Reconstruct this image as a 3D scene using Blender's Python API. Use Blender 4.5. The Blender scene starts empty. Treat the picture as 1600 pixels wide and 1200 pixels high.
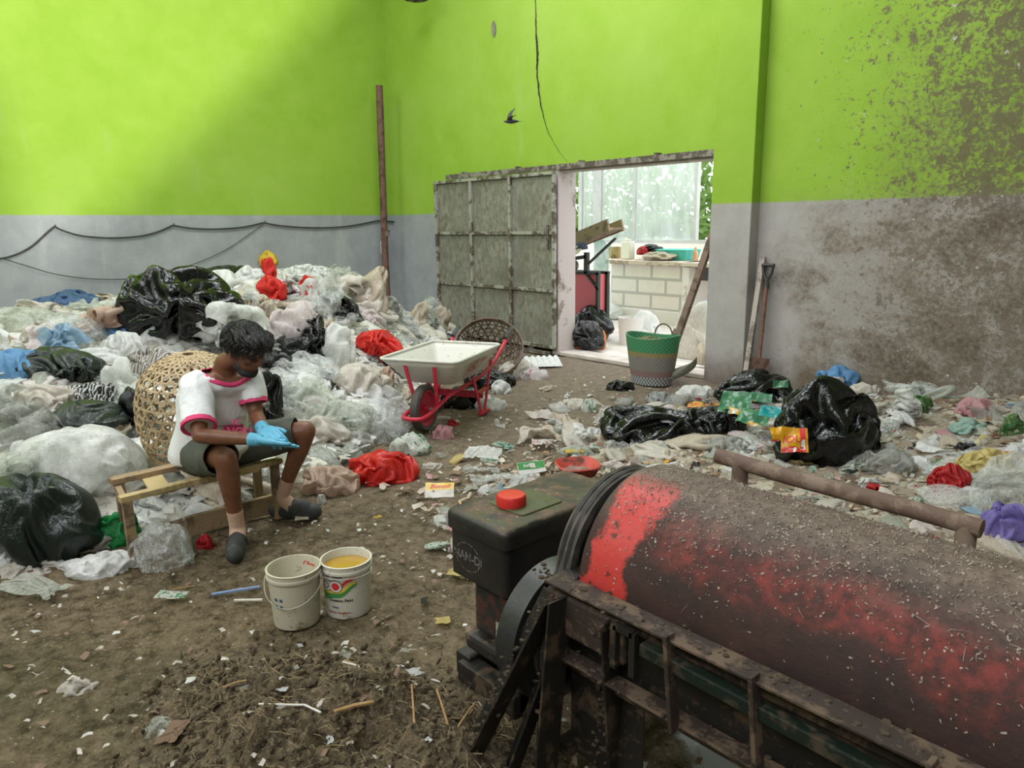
import bpy, bmesh, math, random
import numpy as np
from mathutils import Vector, Matrix, noise, Euler
from mathutils.bvhtree import BVHTree
random.seed(7)
PI=math.pi
scene=bpy.context.scene
COL=scene.collection
def Rz(v): return math.radians(v)
# ---------------------------------------------------------------- camera
F=1150.0; CZ=1.6
CX_=Vector((0.6720,0.7400,-0.0120)); CY_=Vector((-0.148,0.149,0.978)).normalized()
CZ_=CX_.cross(CY_).normalized(); CY_=CZ_.cross(CX_).normalized(); CX_.normalize()
Rcw=Matrix((CX_,CY_,CZ_)).transposed()
cd=bpy.data.cameras.new('camera'); cam=bpy.data.objects.new('camera',cd); COL.objects.link(cam)
cd.sensor_fit='HORIZONTAL'; cd.sensor_width=36; cd.lens=36*F/1600; cd.clip_start=.05; cd.clip_end=200
cam.matrix_world=Matrix.Translation((0,0,CZ))@Rcw.to_4x4()
scene.camera=cam
# ---------------------------------------------------------------- light and exposure
wd=bpy.data.worlds.new('sky'); scene.world=wd; wd.use_nodes=True
bg=wd.node_tree.nodes['Background']; bg.inputs[0].default_value=(.93,.97,1,1); bg.inputs[1].default_value=2.9
scene.view_settings.view_transform='Standard'; scene.view_settings.look='None'
scene.view_settings.gamma=1; scene.view_settings.use_curve_mapping=False
scene.view_settings.exposure=-0.08
def area(name,loc,target,sx,sy,power,col=(1,1,1)):
    l=bpy.data.lights.new(name,'AREA'); l.shape='RECTANGLE'; l.size=sx; l.size_y=sy; l.energy=power; l.color=col
    o=bpy.data.objects.new(name,l); COL.objects.link(o); o.location=loc
    o.rotation_euler=(Vector(target)-Vector(loc)).to_track_quat('-Z','Y').to_euler(); return o
# area lamps added in unseen roof bays and behind the camera, standing in for daylight
area('roof_bay_fill',(-5.4,3.9,6.45),(-5.6,3.9,0),4.2,3.0,270,(.98,1,1))
area('roof_bay_fill',(-9.0,-0.2,6.45),(-8.6,1.5,0),2.0,2.4,60,(.98,1,1))
area('front_fill',(-2.5,-3.7,5.4),(-4.5,3.0,1.2),5.0,1.6,185,(1,.99,.97))
# low sun over an added sloped wall, throwing a slanting patch on the left wall
sl_=bpy.data.lights.new('low_sun','SUN'); sl_.energy=2.5; sl_.angle=math.radians(2.6); sl_.color=(1,.98,.9)
so_=bpy.data.objects.new('low_sun',sl_); COL.objects.link(so_); so_.rotation_euler=Vector((-.9,.35,-.08)).to_track_quat('-Z','Y').to_euler()

# ---------------------------------------------------------------- pixel helpers for placing things on real planes
def ray(u,v): return Rcw@Vector(((u-800)/F,-(v-600)/F,-1.0))
def fl(u,v,z=0.0):
    d=ray(u,v); t=(z-CZ)/d.z; return Vector((0,0,CZ))+d*t
def onY(u,v,y):
    d=ray(u,v); return Vector((0,0,CZ))+d*(y/d.y)
def onX(u,v,x):
    d=ray(u,v); return Vector((0,0,CZ))+d*(x/d.x)
def at(u,v,dep): return Vector((0,0,CZ))+ray(u,v)*dep
def pix(p):
    c=Rcw.transposed()@(Vector(p)-Vector((0,0,CZ)))
    return (800+F*c.x/-c.z, 600-F*c.y/-c.z, -c.z)

# ---------------------------------------------------------------- node helpers
class N:
    def __init__(s,name):
        s.m=bpy.data.materials.new(name); s.m.use_nodes=True; s.t=s.m.node_tree; s.t.nodes.clear()
        s.out=s.n('ShaderNodeOutputMaterial')
    def n(s,ty,**kw):
        x=s.t.nodes.new(ty)
        for k,v in kw.items(): setattr(x,k,v)
        return x
    def l(s,a,b): s.t.links.new(a,b)
    def setv(s,sock,v):
        if hasattr(v,'links') or hasattr(v,'is_linked'): s.l(v,sock)
        elif isinstance(v,(tuple,list)) and len(v)==3 and sock.type=='RGBA': sock.default_value=(*v,1)
        else: sock.default_value=v
    def co(s,kind='Object',scale=None,rot=None,loc=None):
        if kind=='World': o=s.n('ShaderNodeNewGeometry').outputs['Position']
        else: o=s.n('ShaderNodeTexCoord').outputs[kind]
        if scale is not None or loc is not None:
            mp=s.n('ShaderNodeMapping')
            if scale is not None: mp.inputs['Scale'].default_value=scale
            if rot is not None: mp.inputs['Rotation'].default_value=rot
            if loc is not None: mp.inputs['Location'].default_value=loc
            s.l(o,mp.inputs[0]); o=mp.outputs[0]
        return o
    def noise(s,vec,scale,detail=5,rough=.6,dist=0,ty=None,out='Fac'):
        x=s.n('ShaderNodeTexNoise')
        if ty: x.noise_type=ty
        x.inputs['Scale'].default_value=scale; x.inputs['Detail'].default_value=detail
        x.inputs['Roughness'].default_value=rough; x.inputs['Distortion'].default_value=dist
        if vec: s.l(vec,x.inputs['Vector'])
        return x.outputs[out]
    def vor(s,vec,scale,feat='F1',out='Distance',rand=1):
        x=s.n('ShaderNodeTexVoronoi',feature=feat); x.inputs['Scale'].default_value=scale
        x.inputs['Randomness'].default_value=rand
        if vec: s.l(vec,x.inputs['Vector'])
        return x.outputs[out]
    def ramp(s,fac,a,b,ca=0.,cb=1.):
        x=s.n('ShaderNodeMapRange'); x.inputs[1].default_value=a; x.inputs[2].default_value=b
        x.inputs[3].default_value=ca; x.inputs[4].default_value=cb; s.setv(x.inputs[0],fac); return x.outputs[0]
    def math(s,op,a,b=None,clamp=False):
        x=s.n('ShaderNodeMath',operation=op); x.use_clamp=clamp; s.setv(x.inputs[0],a)
        if b is not None: s.setv(x.inputs[1],b)
        return x.outputs[0]
    def mix(s,fac,a,b,mode='MIX'):
        x=s.n('ShaderNodeMix',data_type='RGBA',blend_type=mode); s.setv(x.inputs[0],fac); s.setv(x.inputs[6],a); s.setv(x.inputs[7],b)
        return x.outputs[2]
    def xyz(s,vec):
        x=s.n('ShaderNodeSeparateXYZ'); s.l(vec,x.inputs[0]); return x.outputs
    def bump(s,h,strength=.5,dist=.01,normal=None):
        x=s.n('ShaderNodeBump'); x.inputs['Strength'].default_value=strength; x.inputs['Distance'].default_value=dist
        s.setv(x.inputs['Height'],h)
        if normal: s.l(normal,x.inputs['Normal'])
        return x.outputs[0]
    def pbsdf(s,col,rough=.6,metal=0,alpha=None,normal=None,spec=None,trans=None,emis=None):
        p=s.n('ShaderNodeBsdfPrincipled'); s.setv(p.inputs['Base Color'],col); s.setv(p.inputs['Roughness'],rough)
        s.setv(p.inputs['Metallic'],metal)
        if alpha is not None: s.setv(p.inputs['Alpha'],alpha)
        if spec is not None: s.setv(p.inputs['Specular IOR Level'],spec)
        if trans is not None: s.setv(p.inputs['Transmission Weight'],trans)
        if normal is not None: s.l(normal,p.inputs['Normal'])
        return p.outputs[0]
    def end(s,sh):
        s.l(sh,s.out.inputs[0]); return s.m

def m_simple(name,c1,c2,scale=8,rough=.6,metal=0,bump=.3,bd=.004,coord='Object',lo=.35,hi=.65,spec=None):
    n=N(name); co=n.co(coord); f=n.noise(co,scale,6,.65)
    col=n.mix(n.ramp(f,lo,hi),c1,c2)
    return n.end(n.pbsdf(col,rough,metal,normal=n.bump(f,bump,bd),spec=spec))
def m_dirty(name,base,dirt,amt=.5,scale=6,rough=.5,metal=0,coord='Object',fine=60,bump=.4):
    """paint or metal with blotchy dirt and small specks; amt 0..1 share of dirt"""
    n=N(name); co=n.co(coord); f=n.noise(co,scale,8,.7,.3); g=n.noise(co,fine,3,.7)
    k=n.ramp(f,.72-amt*.45,.80-amt*.45); sp=n.ramp(g,.62,.66)
    k=n.math('MAXIMUM',k,n.math('MULTIPLY',sp,.6)); 
    col=n.mix(k,base,dirt); r=n.ramp(k,0,1,rough,.85)
    return n.end(n.pbsdf(col,r,metal,normal=n.bump(n.math('ADD',f,n.math('MULTIPLY',g,.3)),bump,.004)))
def m_plastic(name,col,alpha=1.0,rough=.22,trans=.3,dirt=0.0,dcol=(.25,.17,.09),print_=None,stripes=None,wr=14,bump=.8,sp=None):
    """thin plastic film: wrinkled, glossy, lets some light through"""
    n=N(name); co=n.co('Object')
    w1=n.noise(co,wr,5,.62,1.2,'RIDGED_MULTIFRACTAL'); w2=n.vor(co,wr*1.1); 
    w3=n.noise(co,wr*2.6,3,.55,.8,'RIDGED_MULTIFRACTAL'); h=n.math('ADD',w1,n.math('MULTIPLY',w3,.25)); nm=n.bump(h,bump*.7,.010)
    c=col
    if stripes:
        w=n.n('ShaderNodeTexWave'); w.inputs['Scale'].default_value=stripes[1]; w.inputs['Distortion'].default_value=.8; w.inputs['Detail'].default_value=1; n.l(co,w.inputs[0])
        c=n.mix(n.ramp(w.outputs['Fac'],.42,.5),c,stripes[0])
    if print_:
        for (pc,lo,sc) in print_:
            f=n.noise(co,sc,2,.5,.6); c=n.mix(n.ramp(f,lo,lo+.015),c,pc)
    if dirt>0:
        d=n.noise(co,5,8,.75); c=n.mix(n.ramp(d,.75-dirt*.4,.95-dirt*.4),c,dcol)
    p=n.pbsdf(c,rough,normal=nm,spec=sp)
    if trans>0:
        tb=n.n('ShaderNodeBsdfTranslucent'); n.setv(tb.inputs[0],c); n.l(nm,tb.inputs['Normal'])
        mx=n.n('ShaderNodeMixShader'); mx.inputs[0].default_value=trans; n.l(p,mx.inputs[1]); n.l(tb.outputs[0],mx.inputs[2]); p=mx.outputs[0]
    if alpha<1:
        tr=n.n('ShaderNodeBsdfTransparent'); tr.inputs[0].default_value=(.97,.98,.97,1)
        # folds and edges of the film read denser than its flat stretches
        a=n.ramp(n.noise(co,wr*.55,3,.6,.8),.3,.7,alpha-.18,min(1,alpha+.2))
        mx=n.n('ShaderNodeMixShader'); n.l(a,mx.inputs[0]); n.l(tr.outputs[0],mx.inputs[1]); n.l(p,mx.inputs[2]); p=mx.outputs[0]
    return n.end(p)

# ---------------------------------------------------------------- mesh helpers
class MB:
    def __init__(s): s.v=[]; s.f=[]; s.mi=[]; s.cm=0
    def add(s,vs,fs,M=None):
        b=len(s.v)
        s.v+= [tuple(M@Vector(q)) for q in vs] if M is not None else [tuple(q) for q in vs]
        s.f+=[tuple(b+i for i in f) for f in fs]; s.mi+=[s.cm]*len(fs)
        return s
    def box(s,c,d,M=None,rot=None):
        x,y,z=d[0]/2,d[1]/2,d[2]/2
        vs=[(-x,-y,-z),(x,-y,-z),(x,y,-z),(-x,y,-z),(-x,-y,z),(x,-y,z),(x,y,z),(-x,y,z)]
        T=Matrix.Translation(c)
        if rot is not None: T=T@Euler(rot).to_matrix().to_4x4()
        if M is not None: T=M@T
        return s.add(vs,[(0,3,2,1),(4,5,6,7),(0,1,5,4),(1,2,6,5),(2,3,7,6),(3,0,4,7)],T)
    def bar(s,a,b,w,h,up=(0,0,1)):
        a,b=Vector(a),Vector(b); d=(b-a); L=d.length; d.normalize(); u=Vector(up)
        if abs(d.dot(u))>.98: u=Vector((1,0,0))
        x=d.cross(u).normalized(); z=x.cross(d)
        M=Matrix((x,d,z)).transposed().to_4x4(); M.translation=(a+b)/2
        return s.box((0,0,0),(w,L,h),M)
    def angle(s,a,b,w=.04,t=.005,up=(0,0,1),flip=1):
        a,b=Vector(a),Vector(b); d=(b-a).normalized(); u=Vector(up)
        if abs(d.dot(u))>.98: u=Vector((1,0,0))
        x=d.cross(u).normalized(); z=x.cross(d)
        s.bar(a,b,w,t,up); return s.bar(a+x*flip*(w/2-t/2)-z*w/2,b+x*flip*(w/2-t/2)-z*w/2,t,w,up)
    def tube(s,pts,r,n=8,caps=True,closed=False):
        pts=[Vector(p) for p in pts]; m=len(pts); rs=r if isinstance(r,(list,tuple)) else [r]*m
        b=len(s.v); ref=None; rings=[]
        for i,p in enumerate(pts):
            if closed: d=pts[(i+1)%m]-pts[i-1]
            else: d=pts[min(i+1,m-1)]-pts[max(i-1,0)]
            if d.length<1e-9: d=Vector((0,0,1))
            d.normalize()
            if ref is None:
                ref=Vector((0,0,1)) if abs(d.z)<.9 else Vector((1,0,0))
            x=ref-d*ref.dot(d)
            if x.length<1e-6: x=d.orthogonal()
            x.normalize(); ref=x; y=d.cross(x)
            s.v+=[tuple(p+(x*math.cos(2*PI*k/n)+y*math.sin(2*PI*k/n))*rs[i]) for k in range(n)]
        for i in range(m if closed else m-1):
            for k in range(n):
                a0=b+i*n+k; a1=b+i*n+(k+1)%n; c0=b+((i+1)%m)*n+k; c1=b+((i+1)%m)*n+(k+1)%n
                s.f.append((a0,a1,c1,c0)); s.mi.append(s.cm)
        if caps and not closed:
            s.f.append(tuple(b+k for k in range(n))[::-1]); s.f.append(tuple(b+(m-1)*n+k for k in range(n))); s.mi+=[s.cm]*2
        return s
    def lathe(s,prof,n=32,M=None,arc=None):
        """prof: (r,z) list around Z"""
        vs=[];fs=[]
        for r,z in prof:
            for k in range(n): vs.append((r*math.cos(2*PI*k/n),r*math.sin(2*PI*k/n),z))
        for i in range(len(prof)-1):
            for k in range(n): fs.append((i*n+k,i*n+(k+1)%n,(i+1)*n+(k+1)%n,(i+1)*n+k))
        return s.add(vs,fs,M)
    def disc(s,r,z,n=32,M=None):
        return s.add([(r*math.cos(2*PI*k/n),r*math.sin(2*PI*k/n),z) for k in range(n)],[tuple(range(n))],M)
    def grid(s,fn,nu,nv,wrap=False):
        vs=[fn(i/nu,j/nv) for j in range(nv+1) for i in range(nu+1)]
        fs=[(j*(nu+1)+i,j*(nu+1)+i+1,(j+1)*(nu+1)+i+1,(j+1)*(nu+1)+i) for j in range(nv) for i in range(nu)]
        return s.add(vs,fs)
    def ico(s,c,r,sub=2):
        bm=bmesh.new(); bmesh.ops.create_icosphere(bm,subdivisions=sub,radius=1)
        c=Vector(c); r=(r,r,r) if not isinstance(r,(tuple,list)) else r
        vs=[(c.x+v.co.x*r[0],c.y+v.co.y*r[1],c.z+v.co.z*r[2]) for v in bm.verts]; fs=[tuple(v.index for v in f.verts) for f in bm.faces]; bm.free()
        return s.add(vs,fs)
    def build(s,name,mat,parent=None,smooth=True,bevel=0,loc=None):
        me=bpy.data.meshes.new(name); me.from_pydata(s.v,[],s.f)
        mats=mat if isinstance(mat,(list,tuple)) else [mat]
        for m in mats: me.materials.append(m)
        if len(mats)>1: me.polygons.foreach_set('material_index',s.mi)
        me.update(); 
        o=bpy.data.objects.new(name,me); COL.objects.link(o)
        if smooth:
            me.shade_smooth(); me.set_sharp_from_angle(angle=Rz(38))
        if bevel:
            b=o.modifiers.new('b','BEVEL'); b.width=bevel; b.segments=2; b.limit_method='ANGLE'
        if parent is not None:
            o.parent=parent; o.matrix_parent_inverse=Matrix.Identity(4)
        if loc is not None: o.location=loc
        return o
def tag(o,label=None,cat=None,group=None,kind=None):
    if label: o['label']=label
    if cat: o['category']=cat
    if group: o['group']=group
    if kind: o['kind']=kind
    return o
def thing(name,label,cat,loc=(0,0,0),rotz=0,group=None):
    o=bpy.data.objects.new(name,None); COL.objects.link(o); o.location=loc; o.rotation_euler=(0,0,rotz); o.empty_display_size=.1
    return tag(o,label,cat,group)
def local(root,o):
    """part built in world coordinates: keep it there under a placed root"""
    M=Matrix.Translation(root.location)@root.rotation_euler.to_matrix().to_4x4()
    o.data.transform(M.inverted()); return o
def copy_tree(o,parent=None):
    c=o.copy(); COL.objects.link(c)
    if parent is not None: c.parent=parent
    for ch in o.children: copy_tree(ch,c)
    return c
def bake(o):
    dg=bpy.context.evaluated_depsgraph_get(); me=bpy.data.meshes.new_from_object(o.evaluated_get(dg))
    o.modifiers.clear(); o.data=me; return o
def bvh_of(o):
    me=o.data; return BVHTree.FromPolygons([v.co.copy() for v in me.vertices],[tuple(p.vertices) for p in me.polygons])
def text_mesh(txt,size,res=3,bold=0.0,shear=0):
    cu=bpy.data.curves.new('t','FONT'); cu.body=txt; cu.size=size; cu.align_x='CENTER'; cu.align_y='CENTER'; cu.resolution_u=res; cu.offset=bold; cu.shear=shear
    o=bpy.data.objects.new('t',cu); COL.objects.link(o)
    dg=bpy.context.evaluated_depsgraph_get(); me=bpy.data.meshes.new_from_object(o.evaluated_get(dg))
    bm=bmesh.new(); bm.from_mesh(me); bmesh.ops.triangulate(bm,faces=bm.faces)
    for _ in range(2):
        es=[e for e in bm.edges if e.calc_length()>size*.25]
        if es: bmesh.ops.subdivide_edges(bm,edges=es,cuts=1); bmesh.ops.triangulate(bm,faces=bm.faces)
    vs=[v.co.copy() for v in bm.verts]; fs=[tuple(v.index for v in f.verts) for f in bm.faces]; bm.free()
    bpy.data.objects.remove(o); return vs,fs
def flat_text(txt,size,M,mat,name,parent,bold=0,shear=0):
    vs,fs=text_mesh(txt,size,3,bold,shear); mb=MB(); mb.add(vs,fs,M); return mb.build(name,mat,parent,smooth=False)
# ================================================================ THE SETTING
WX=-10.2; WY=6.7
def wall_material():
    n=N('painted_wall'); co=n.co('World'); X,Y,Z=n.xyz(co)
    big=n.noise(co,.55,4,.6); fine=n.noise(co,3.0,8,.7); vf=n.noise(co,38,5,.7)
    stc=n.co('World',scale=(1.6,1.6,.35)); streak=n.noise(stc,1.6,6,.65)
    green=n.mix(n.ramp(fine,.35,.7),(.245,.405,.034),(.295,.45,.056))
    green=n.mix(n.ramp(big,.5,.75,0,.55),green,(.34,.48,.10))
    green=n.mix(n.ramp(streak,.6,.8,0,.5),green,(.37,.49,.15))
    grey=n.mix(n.ramp(fine,.3,.75),(.26,.28,.29),(.37,.38,.39))
    grey=n.mix(n.ramp(streak,.55,.8,0,.7),grey,(.5,.5,.5))
    warm=n.ramp(X,-6.6,-4.3); grey=n.mix(n.math('MULTIPLY',warm,.65),grey,n.mix(fine,(.33,.285,.25),(.52,.48,.45)))
    edge=n.math('ADD',Z,n.math('MULTIPLY',n.math('SUBTRACT',vf,.5),.05))
    k=n.ramp(edge,1.785,1.80)
    base=n.mix(k,grey,green)
    # spatter: specks that grow dense towards the right end of the back wall
    dens=n.ramp(X,-4.3,-2.0); low=n.ramp(Z,1.2,2.4,1,.8)
    spk=n.noise(co,7,9,.78,.3); spk2=n.noise(co,26,6,.75,.4)
    thr=n.math('SUBTRACT',.718,n.math('MULTIPLY',dens,.20))
    isb=n.ramp(X,-10.1,-4.5,.0,.0)
    s1=n.math('GREATER_THAN',spk,thr)
    thr2=n.math('SUBTRACT',.71,n.math('MULTIPLY',dens,.18)); s2=n.math('GREATER_THAN',spk2,thr2)
    cloud=n.math('MULTIPLY',n.ramp(n.noise(co,1.1,5,.65,.4),.4,.62),n.ramp(X,-2.9,-1.9))
    s3=n.math('MULTIPLY',cloud,n.ramp(spk2,.36,.52))
    allk=n.math('MAXIMUM',n.math('MAXIMUM',s1,s2),s3)
    onback=n.math('GREATER_THAN',X,-9.9)
    allk=n.math('MULTIPLY',allk,onback)
    allk=n.math('MULTIPLY',allk,.88)
    dirtc=n.mix(spk2,(.085,.062,.042),(.19,.145,.105))
    base=n.mix(allk,base,dirtc)
    # brown wash on the lower right of the grey band
    wash=n.math('MULTIPLY',n.ramp(n.math('ADD',n.noise(co,1.7,7,.7),n.math('MULTIPLY',n.ramp(X,-4.0,-2.6),.34)),.56,.74),n.math('MULTIPLY',n.ramp(Z,1.95,1.6),n.ramp(X,-4.6,-3.2)))
    lg=n.noise(n.co('World',scale=(1,1,1.6),loc=(2,0,5)),1.3,7,.68,.4); base=n.mix(n.math('MULTIPLY',wash,n.math('MULTIPLY',n.ramp(spk2,.30,.52,.45,1),n.ramp(lg,.60,.46,.30,.95))),base,n.mix(n.ramp(lg,.38,.56),n.mix(n.ramp(vf,.35,.65),(.085,.064,.046),(.17,.135,.10)),n.mix(n.ramp(vf,.35,.65),(.16,.125,.095),(.30,.25,.20))))
    foot=n.math('MULTIPLY',n.ramp(n.math('ADD',Z,n.math('MULTIPLY',fine,.5)),.62,.3),onback)
    base=n.mix(n.math('MULTIPLY',foot,.75),base,(.13,.095,.065))
    chip=n.math('GREATER_THAN',n.noise(n.co('World',loc=(4,2,9)),11,4,.6),.705); chip=n.math('MULTIPLY',chip,n.ramp(X,-3.6,-2.6))
    base=n.mix(chip,base,(.5,.47,.44))
    nm=n.bump(n.math('ADD',n.math('MULTIPLY',fine,.5),n.math('MULTIPLY',n.math('ADD',allk,vf),.35)),.35,.01)
    return n.end(n.pbsdf(base,.75,normal=nm,spec=.25))
M_WALL=wall_material()
def structure(mb,name,mat,parent=None,**kw):
    o=mb.build(name,mat,parent,**kw); 
    if parent is None: o['kind']='structure'
    return o
DX0,DX1,DZ=-6.50,-4.25,2.27
structure(MB().box((WX-.1,1.4,3.4),(.2,11,6.8)),'wall_left',M_WALL,smooth=False)
b=MB()
b.box(((WX+DX0)/2,WY+.1,3.4),(DX0-WX,.2,6.8)); b.box(((DX1+3.6)/2,WY+.1,3.4),(3.6-DX1,.2,6.8)); b.box(((DX0+DX1)/2,WY+.1,(DZ+6.8)/2),(DX1-DX0,.2,6.8-DZ))
structure(b,'wall_back',M_WALL,smooth=False)
structure(MB().box(((-4.255-3.81)/2,WY-.075,1.83),(.445,.15,3.7)).box(((-4.255-3.81)/2,WY-.02,4.6),(.38,.04,1.9)),'trim_1',M_WALL,smooth=False,bevel=.008)
M_CONC=m_simple('rough_concrete',(.2,.19,.175),(.36,.34,.31),5,.9,bump=.5,bd=.01,coord='World')
# ceiling with open bays
b=MB()
b.box((-8.0,5.95,6.6),(4.6,1.9,.1)); b.box((-1.2,5.95,6.6),(9,1.9,.1)); b.box((-4.6,6.3,6.6),(2.3,1.0,.1))
b.box((-8.9,3.3,6.6),(2.8,3.4,.1)); b.box((.9,2.5,6.6),(5.4,6.2,.1)); b.box((-4.6,-.6,6.6),(6.6,4.6,.1))
structure(b,'ceiling',M_CONC,smooth=False)
# unseen walls added to block sky light; right top sloped to shape sun patch
b=MB(); b.box((-3.2,-4.05,2.3),(14.2,.2,4.6)); structure(b,'wall_front',M_WALL,smooth=False)
b=MB(); P4=[(-4.0,2.0),(-2.94,2.96),(.5,6.1),(1.1,6.6),(6.6,6.6),(6.6,0),(-4.0,0)]
vs=[(3.7,y,z) for y,z in P4]+[(3.85,y,z) for y,z in P4]; m=len(P4)
b.add(vs,[tuple(range(m)),tuple(range(m,2*m))[::-1]]+[(i,m+i,m+(i+1)%m,(i+1)%m) for i in range(m)]); structure(b,'wall_sun_mask',M_WALL,smooth=False)
# ---------------------------------------------------------------- floor
def floor_material():
    n=N('dirt_floor'); co=n.co('World'); X,Y,Z=n.xyz(co)
    f=n.noise(co,1.1,8,.65); g=n.noise(co,14,8,.72); v=n.vor(co,30); h=n.noise(co,70,4,.7)
    c=n.mix(n.ramp(f,.35,.68),(.082,.057,.027),(.150,.109,.058))
    c=n.mix(n.ramp(g,.44,.60,0,.85),c,(.225,.17,.105)); c=n.mix(n.ramp(g,.36,.46,.85,0),c,(.03,.022,.010)); c=n.mix(n.ramp(h,.56,.66,0,.6),c,(.30,.24,.16)); c=n.mix(n.ramp(h,.34,.43,.6,0),c,(.03,.022,.012))
    far=n.ramp(Y,1.2,4.5); c=n.mix(n.math('MULTIPLY',far,.55),c,n.mix(g,(.14,.11,.085),(.30,.245,.195)))
    fleck=n.math('GREATER_THAN',n.noise(n.co('World',loc=(3,1,0)),34,3,.6),.70); c=n.mix(fleck,c,(.4,.35,.27))
    fleck=n.math('GREATER_THAN',n.noise(n.co('World',loc=(9,4,0)),60,2,.6),.71); c=n.mix(fleck,c,(.5,.46,.38))
    olive_front=n.math('MULTIPLY',n.ramp(n.noise(co,.8,4,.6),.5,.66),n.ramp(Y,1.7,.8)); c=n.mix(n.math('MULTIPLY',olive_front,.45),c,(.06,.055,.022))  # patchy olive tone, darker towards the front
    # bare concrete washed clean under the drum, with dirt washed over its rim
    d=n.math('ADD',n.math('ADD',n.math('POWER',n.math('MULTIPLY',n.math('ADD',X,.62),1.35),2.),n.math('POWER',n.math('MULTIPLY',n.math('SUBTRACT',Y,2.0),2.0),2.)),n.math('MULTIPLY',n.noise(co,4.5,6,.7),.55))
    k=n.ramp(d,.98,1.06); c=n.mix(k,n.mix(g,(.27,.28,.275),(.36,.365,.355)),c)
    bm=n.math('ADD',n.math('MULTIPLY',g,1.),n.math('ADD',n.math('MULTIPLY',h,.35),n.math('MULTIPLY',v,.4)))
    bm=n.math('MULTIPLY',bm,n.ramp(k,0,1,.06,1))
    return n.end(n.pbsdf(c,.88,normal=n.bump(bm,.9,.03),spec=.3))
M_FLOOR=floor_material()
def floor_h(x,y):
    p=Vector((x,y,0)); k=min(1,((x+.62)*1.35)**2+((y-2.0)*2)**2)
    return k*(.016*noise.noise(p*2.1)+.010*noise.noise(p*7)+.006*noise.noise(p*17))-.012
mb=MB(); xs=np.arange(-10.3,4.01,.055); ys=np.arange(-4.0,6.75,.055); nx=len(xs)
mb.v=[(float(x),float(y),floor_h(x,y)) for y in ys for x in xs]
mb.f=[(j*nx+i,j*nx+i+1,(j+1)*nx+i+1,(j+1)*nx+i) for j in range(len(ys)-1) for i in range(nx-1)]; mb.mi=[0]*len(mb.f)
structure(mb,'floor',M_FLOOR)
structure(MB().box((-6,11.7,-.05),(20,10.0,.1)),'trim_2',m_simple('yard_screed',(.5,.46,.41),(.66,.63,.58),4,.9,bump=.3,coord='World'),smooth=False)
# crack, hole and cable marks of the wall
M_CRACK=m_simple('crack_shadow',(.018,.02,.01),(.03,.033,.015),9,1)
cr=[(836,-20,.9),(837,20,1.2),(838,60,2.6),(840,85,3.4),(839,110,2.2),(841,135,2.6),(844,160,1.9),(850,186,1.2),(858,210,.7),(872,235,.5),(888,255,.35)]
mb=MB(); pts=[onY(u,v,WY-.004) for u,v,w in cr]
fine=[];wd_=[]
for i in range(len(pts)-1):
    for k in range(8):
        t=k/8; p=pts[i].lerp(pts[i+1],t); q=p+Vector((.012*noise.noise(p*19),0,0)); fine.append(q); wd_.append((cr[i][2]*(1-t)+cr[i+1][2]*t)*.0058*(1+.5*noise.noise(p*31)))
vs=[];fs=[]
for q,w_ in zip(fine,wd_): vs+=[(q.x-w_,q.y,q.z),(q.x+w_,q.y,q.z)]
fs=[(2*i,2*i+1,2*i+3,2*i+2) for i in range(len(fine)-1)]
mb.add(vs,fs); o=mb.build('trim_3',M_CRACK); o['kind']='structure'
p=onY(772,45,WY-.006)
mb=MB().lathe([(.001,0),(.02,.0),(.045,.002),(.05,.01)],12,Matrix.Translation(p)@Matrix.Rotation(PI/2,4,'X')@Matrix.Diagonal((.8,1.9,1,1)))
o=mb.build('trim_4',m_simple('bare_mortar',(.12,.11,.08),(.3,.28,.24),30,.9)); o['kind']='structure'
# door frame, lintel rail
M_FRAME=m_dirty('dusty_frame',(.47,.41,.385),(.2,.155,.12),.35,4,.7,coord='World')
M_RUSTY=m_dirty('grey_dirty_steel',(.27,.25,.22),(.11,.085,.065),.6,9,.6,.2,coord='World')
b=MB(); b.box((DX0+.04,WY+.04,1.13),(.10,.31,2.26)); b.box((DX1-.01,WY+.05,1.13),(.03,.12,2.26)); b.box(((DX0+DX1)/2,WY-.0,DZ-.02),(DX1-DX0,.14,.05))
structure(b,'door_1',M_FRAME,smooth=False,bevel=.006)
b=MB(); b.box(((DX0+DX1)/2,WY+.06,.015),(DX1-DX0+.1,.3,.05)); structure(b,'trim_5',m_simple('sill_concrete',(.4,.35,.31),(.55,.49,.44),6,.9,coord='World'),smooth=False,bevel=.01)
b=MB(); b.angle((-8.62,WY-.10,2.315),(DX1+.02,WY-.10,2.315),.06,.006); b.bar((-8.62,WY-.12,2.28),(DX1+.02,WY-.12,2.28),.02,.05)
for x in np.arange(-8.3,DX1,1.1): b.box((x,WY-.05,2.335),(.03,.1,.02))
rail=b.build('door_rail',M_RUSTY,smooth=False); tag(rail,'long rusty sliding door rail fixed on the green wall above the gate','rail')
# ---------------------------------------------------------------- sliding gate
def gate_mat():
    n=N('weathered_sheet'); co=n.co('World',scale=(1,1,.6)); f=n.noise(co,3.2,9,.75,.3); g=n.noise(co,16,7,.75,.3); h=n.noise(n.co('World',scale=(1,1,.3)),20,5,.7)
    c=n.mix(n.ramp(f,.4,.62),(.20,.20,.16),(.30,.30,.245)); c=n.mix(n.ramp(g,.44,.70,0,.85),c,(.12,.10,.072)); c=n.mix(n.ramp(n.noise(n.co('World',loc=(3,3,3)),1.6,5,.6),.5,.72,0,.6),c,(.11,.09,.065)); c=n.mix(n.ramp(n.math('MULTIPLY',f,g),.27,.36),c,(.15,.12,.085))
    c=n.mix(n.ramp(h,.62,.72,0,.8),c,(.2,.17,.12)); return n.end(n.pbsdf(c,.65,.15,normal=n.bump(g,.25,.004)))
gx0,gx1,gy,gz0,gz1=-8.81,-6.43,WY-.16,.10,2.22
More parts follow.
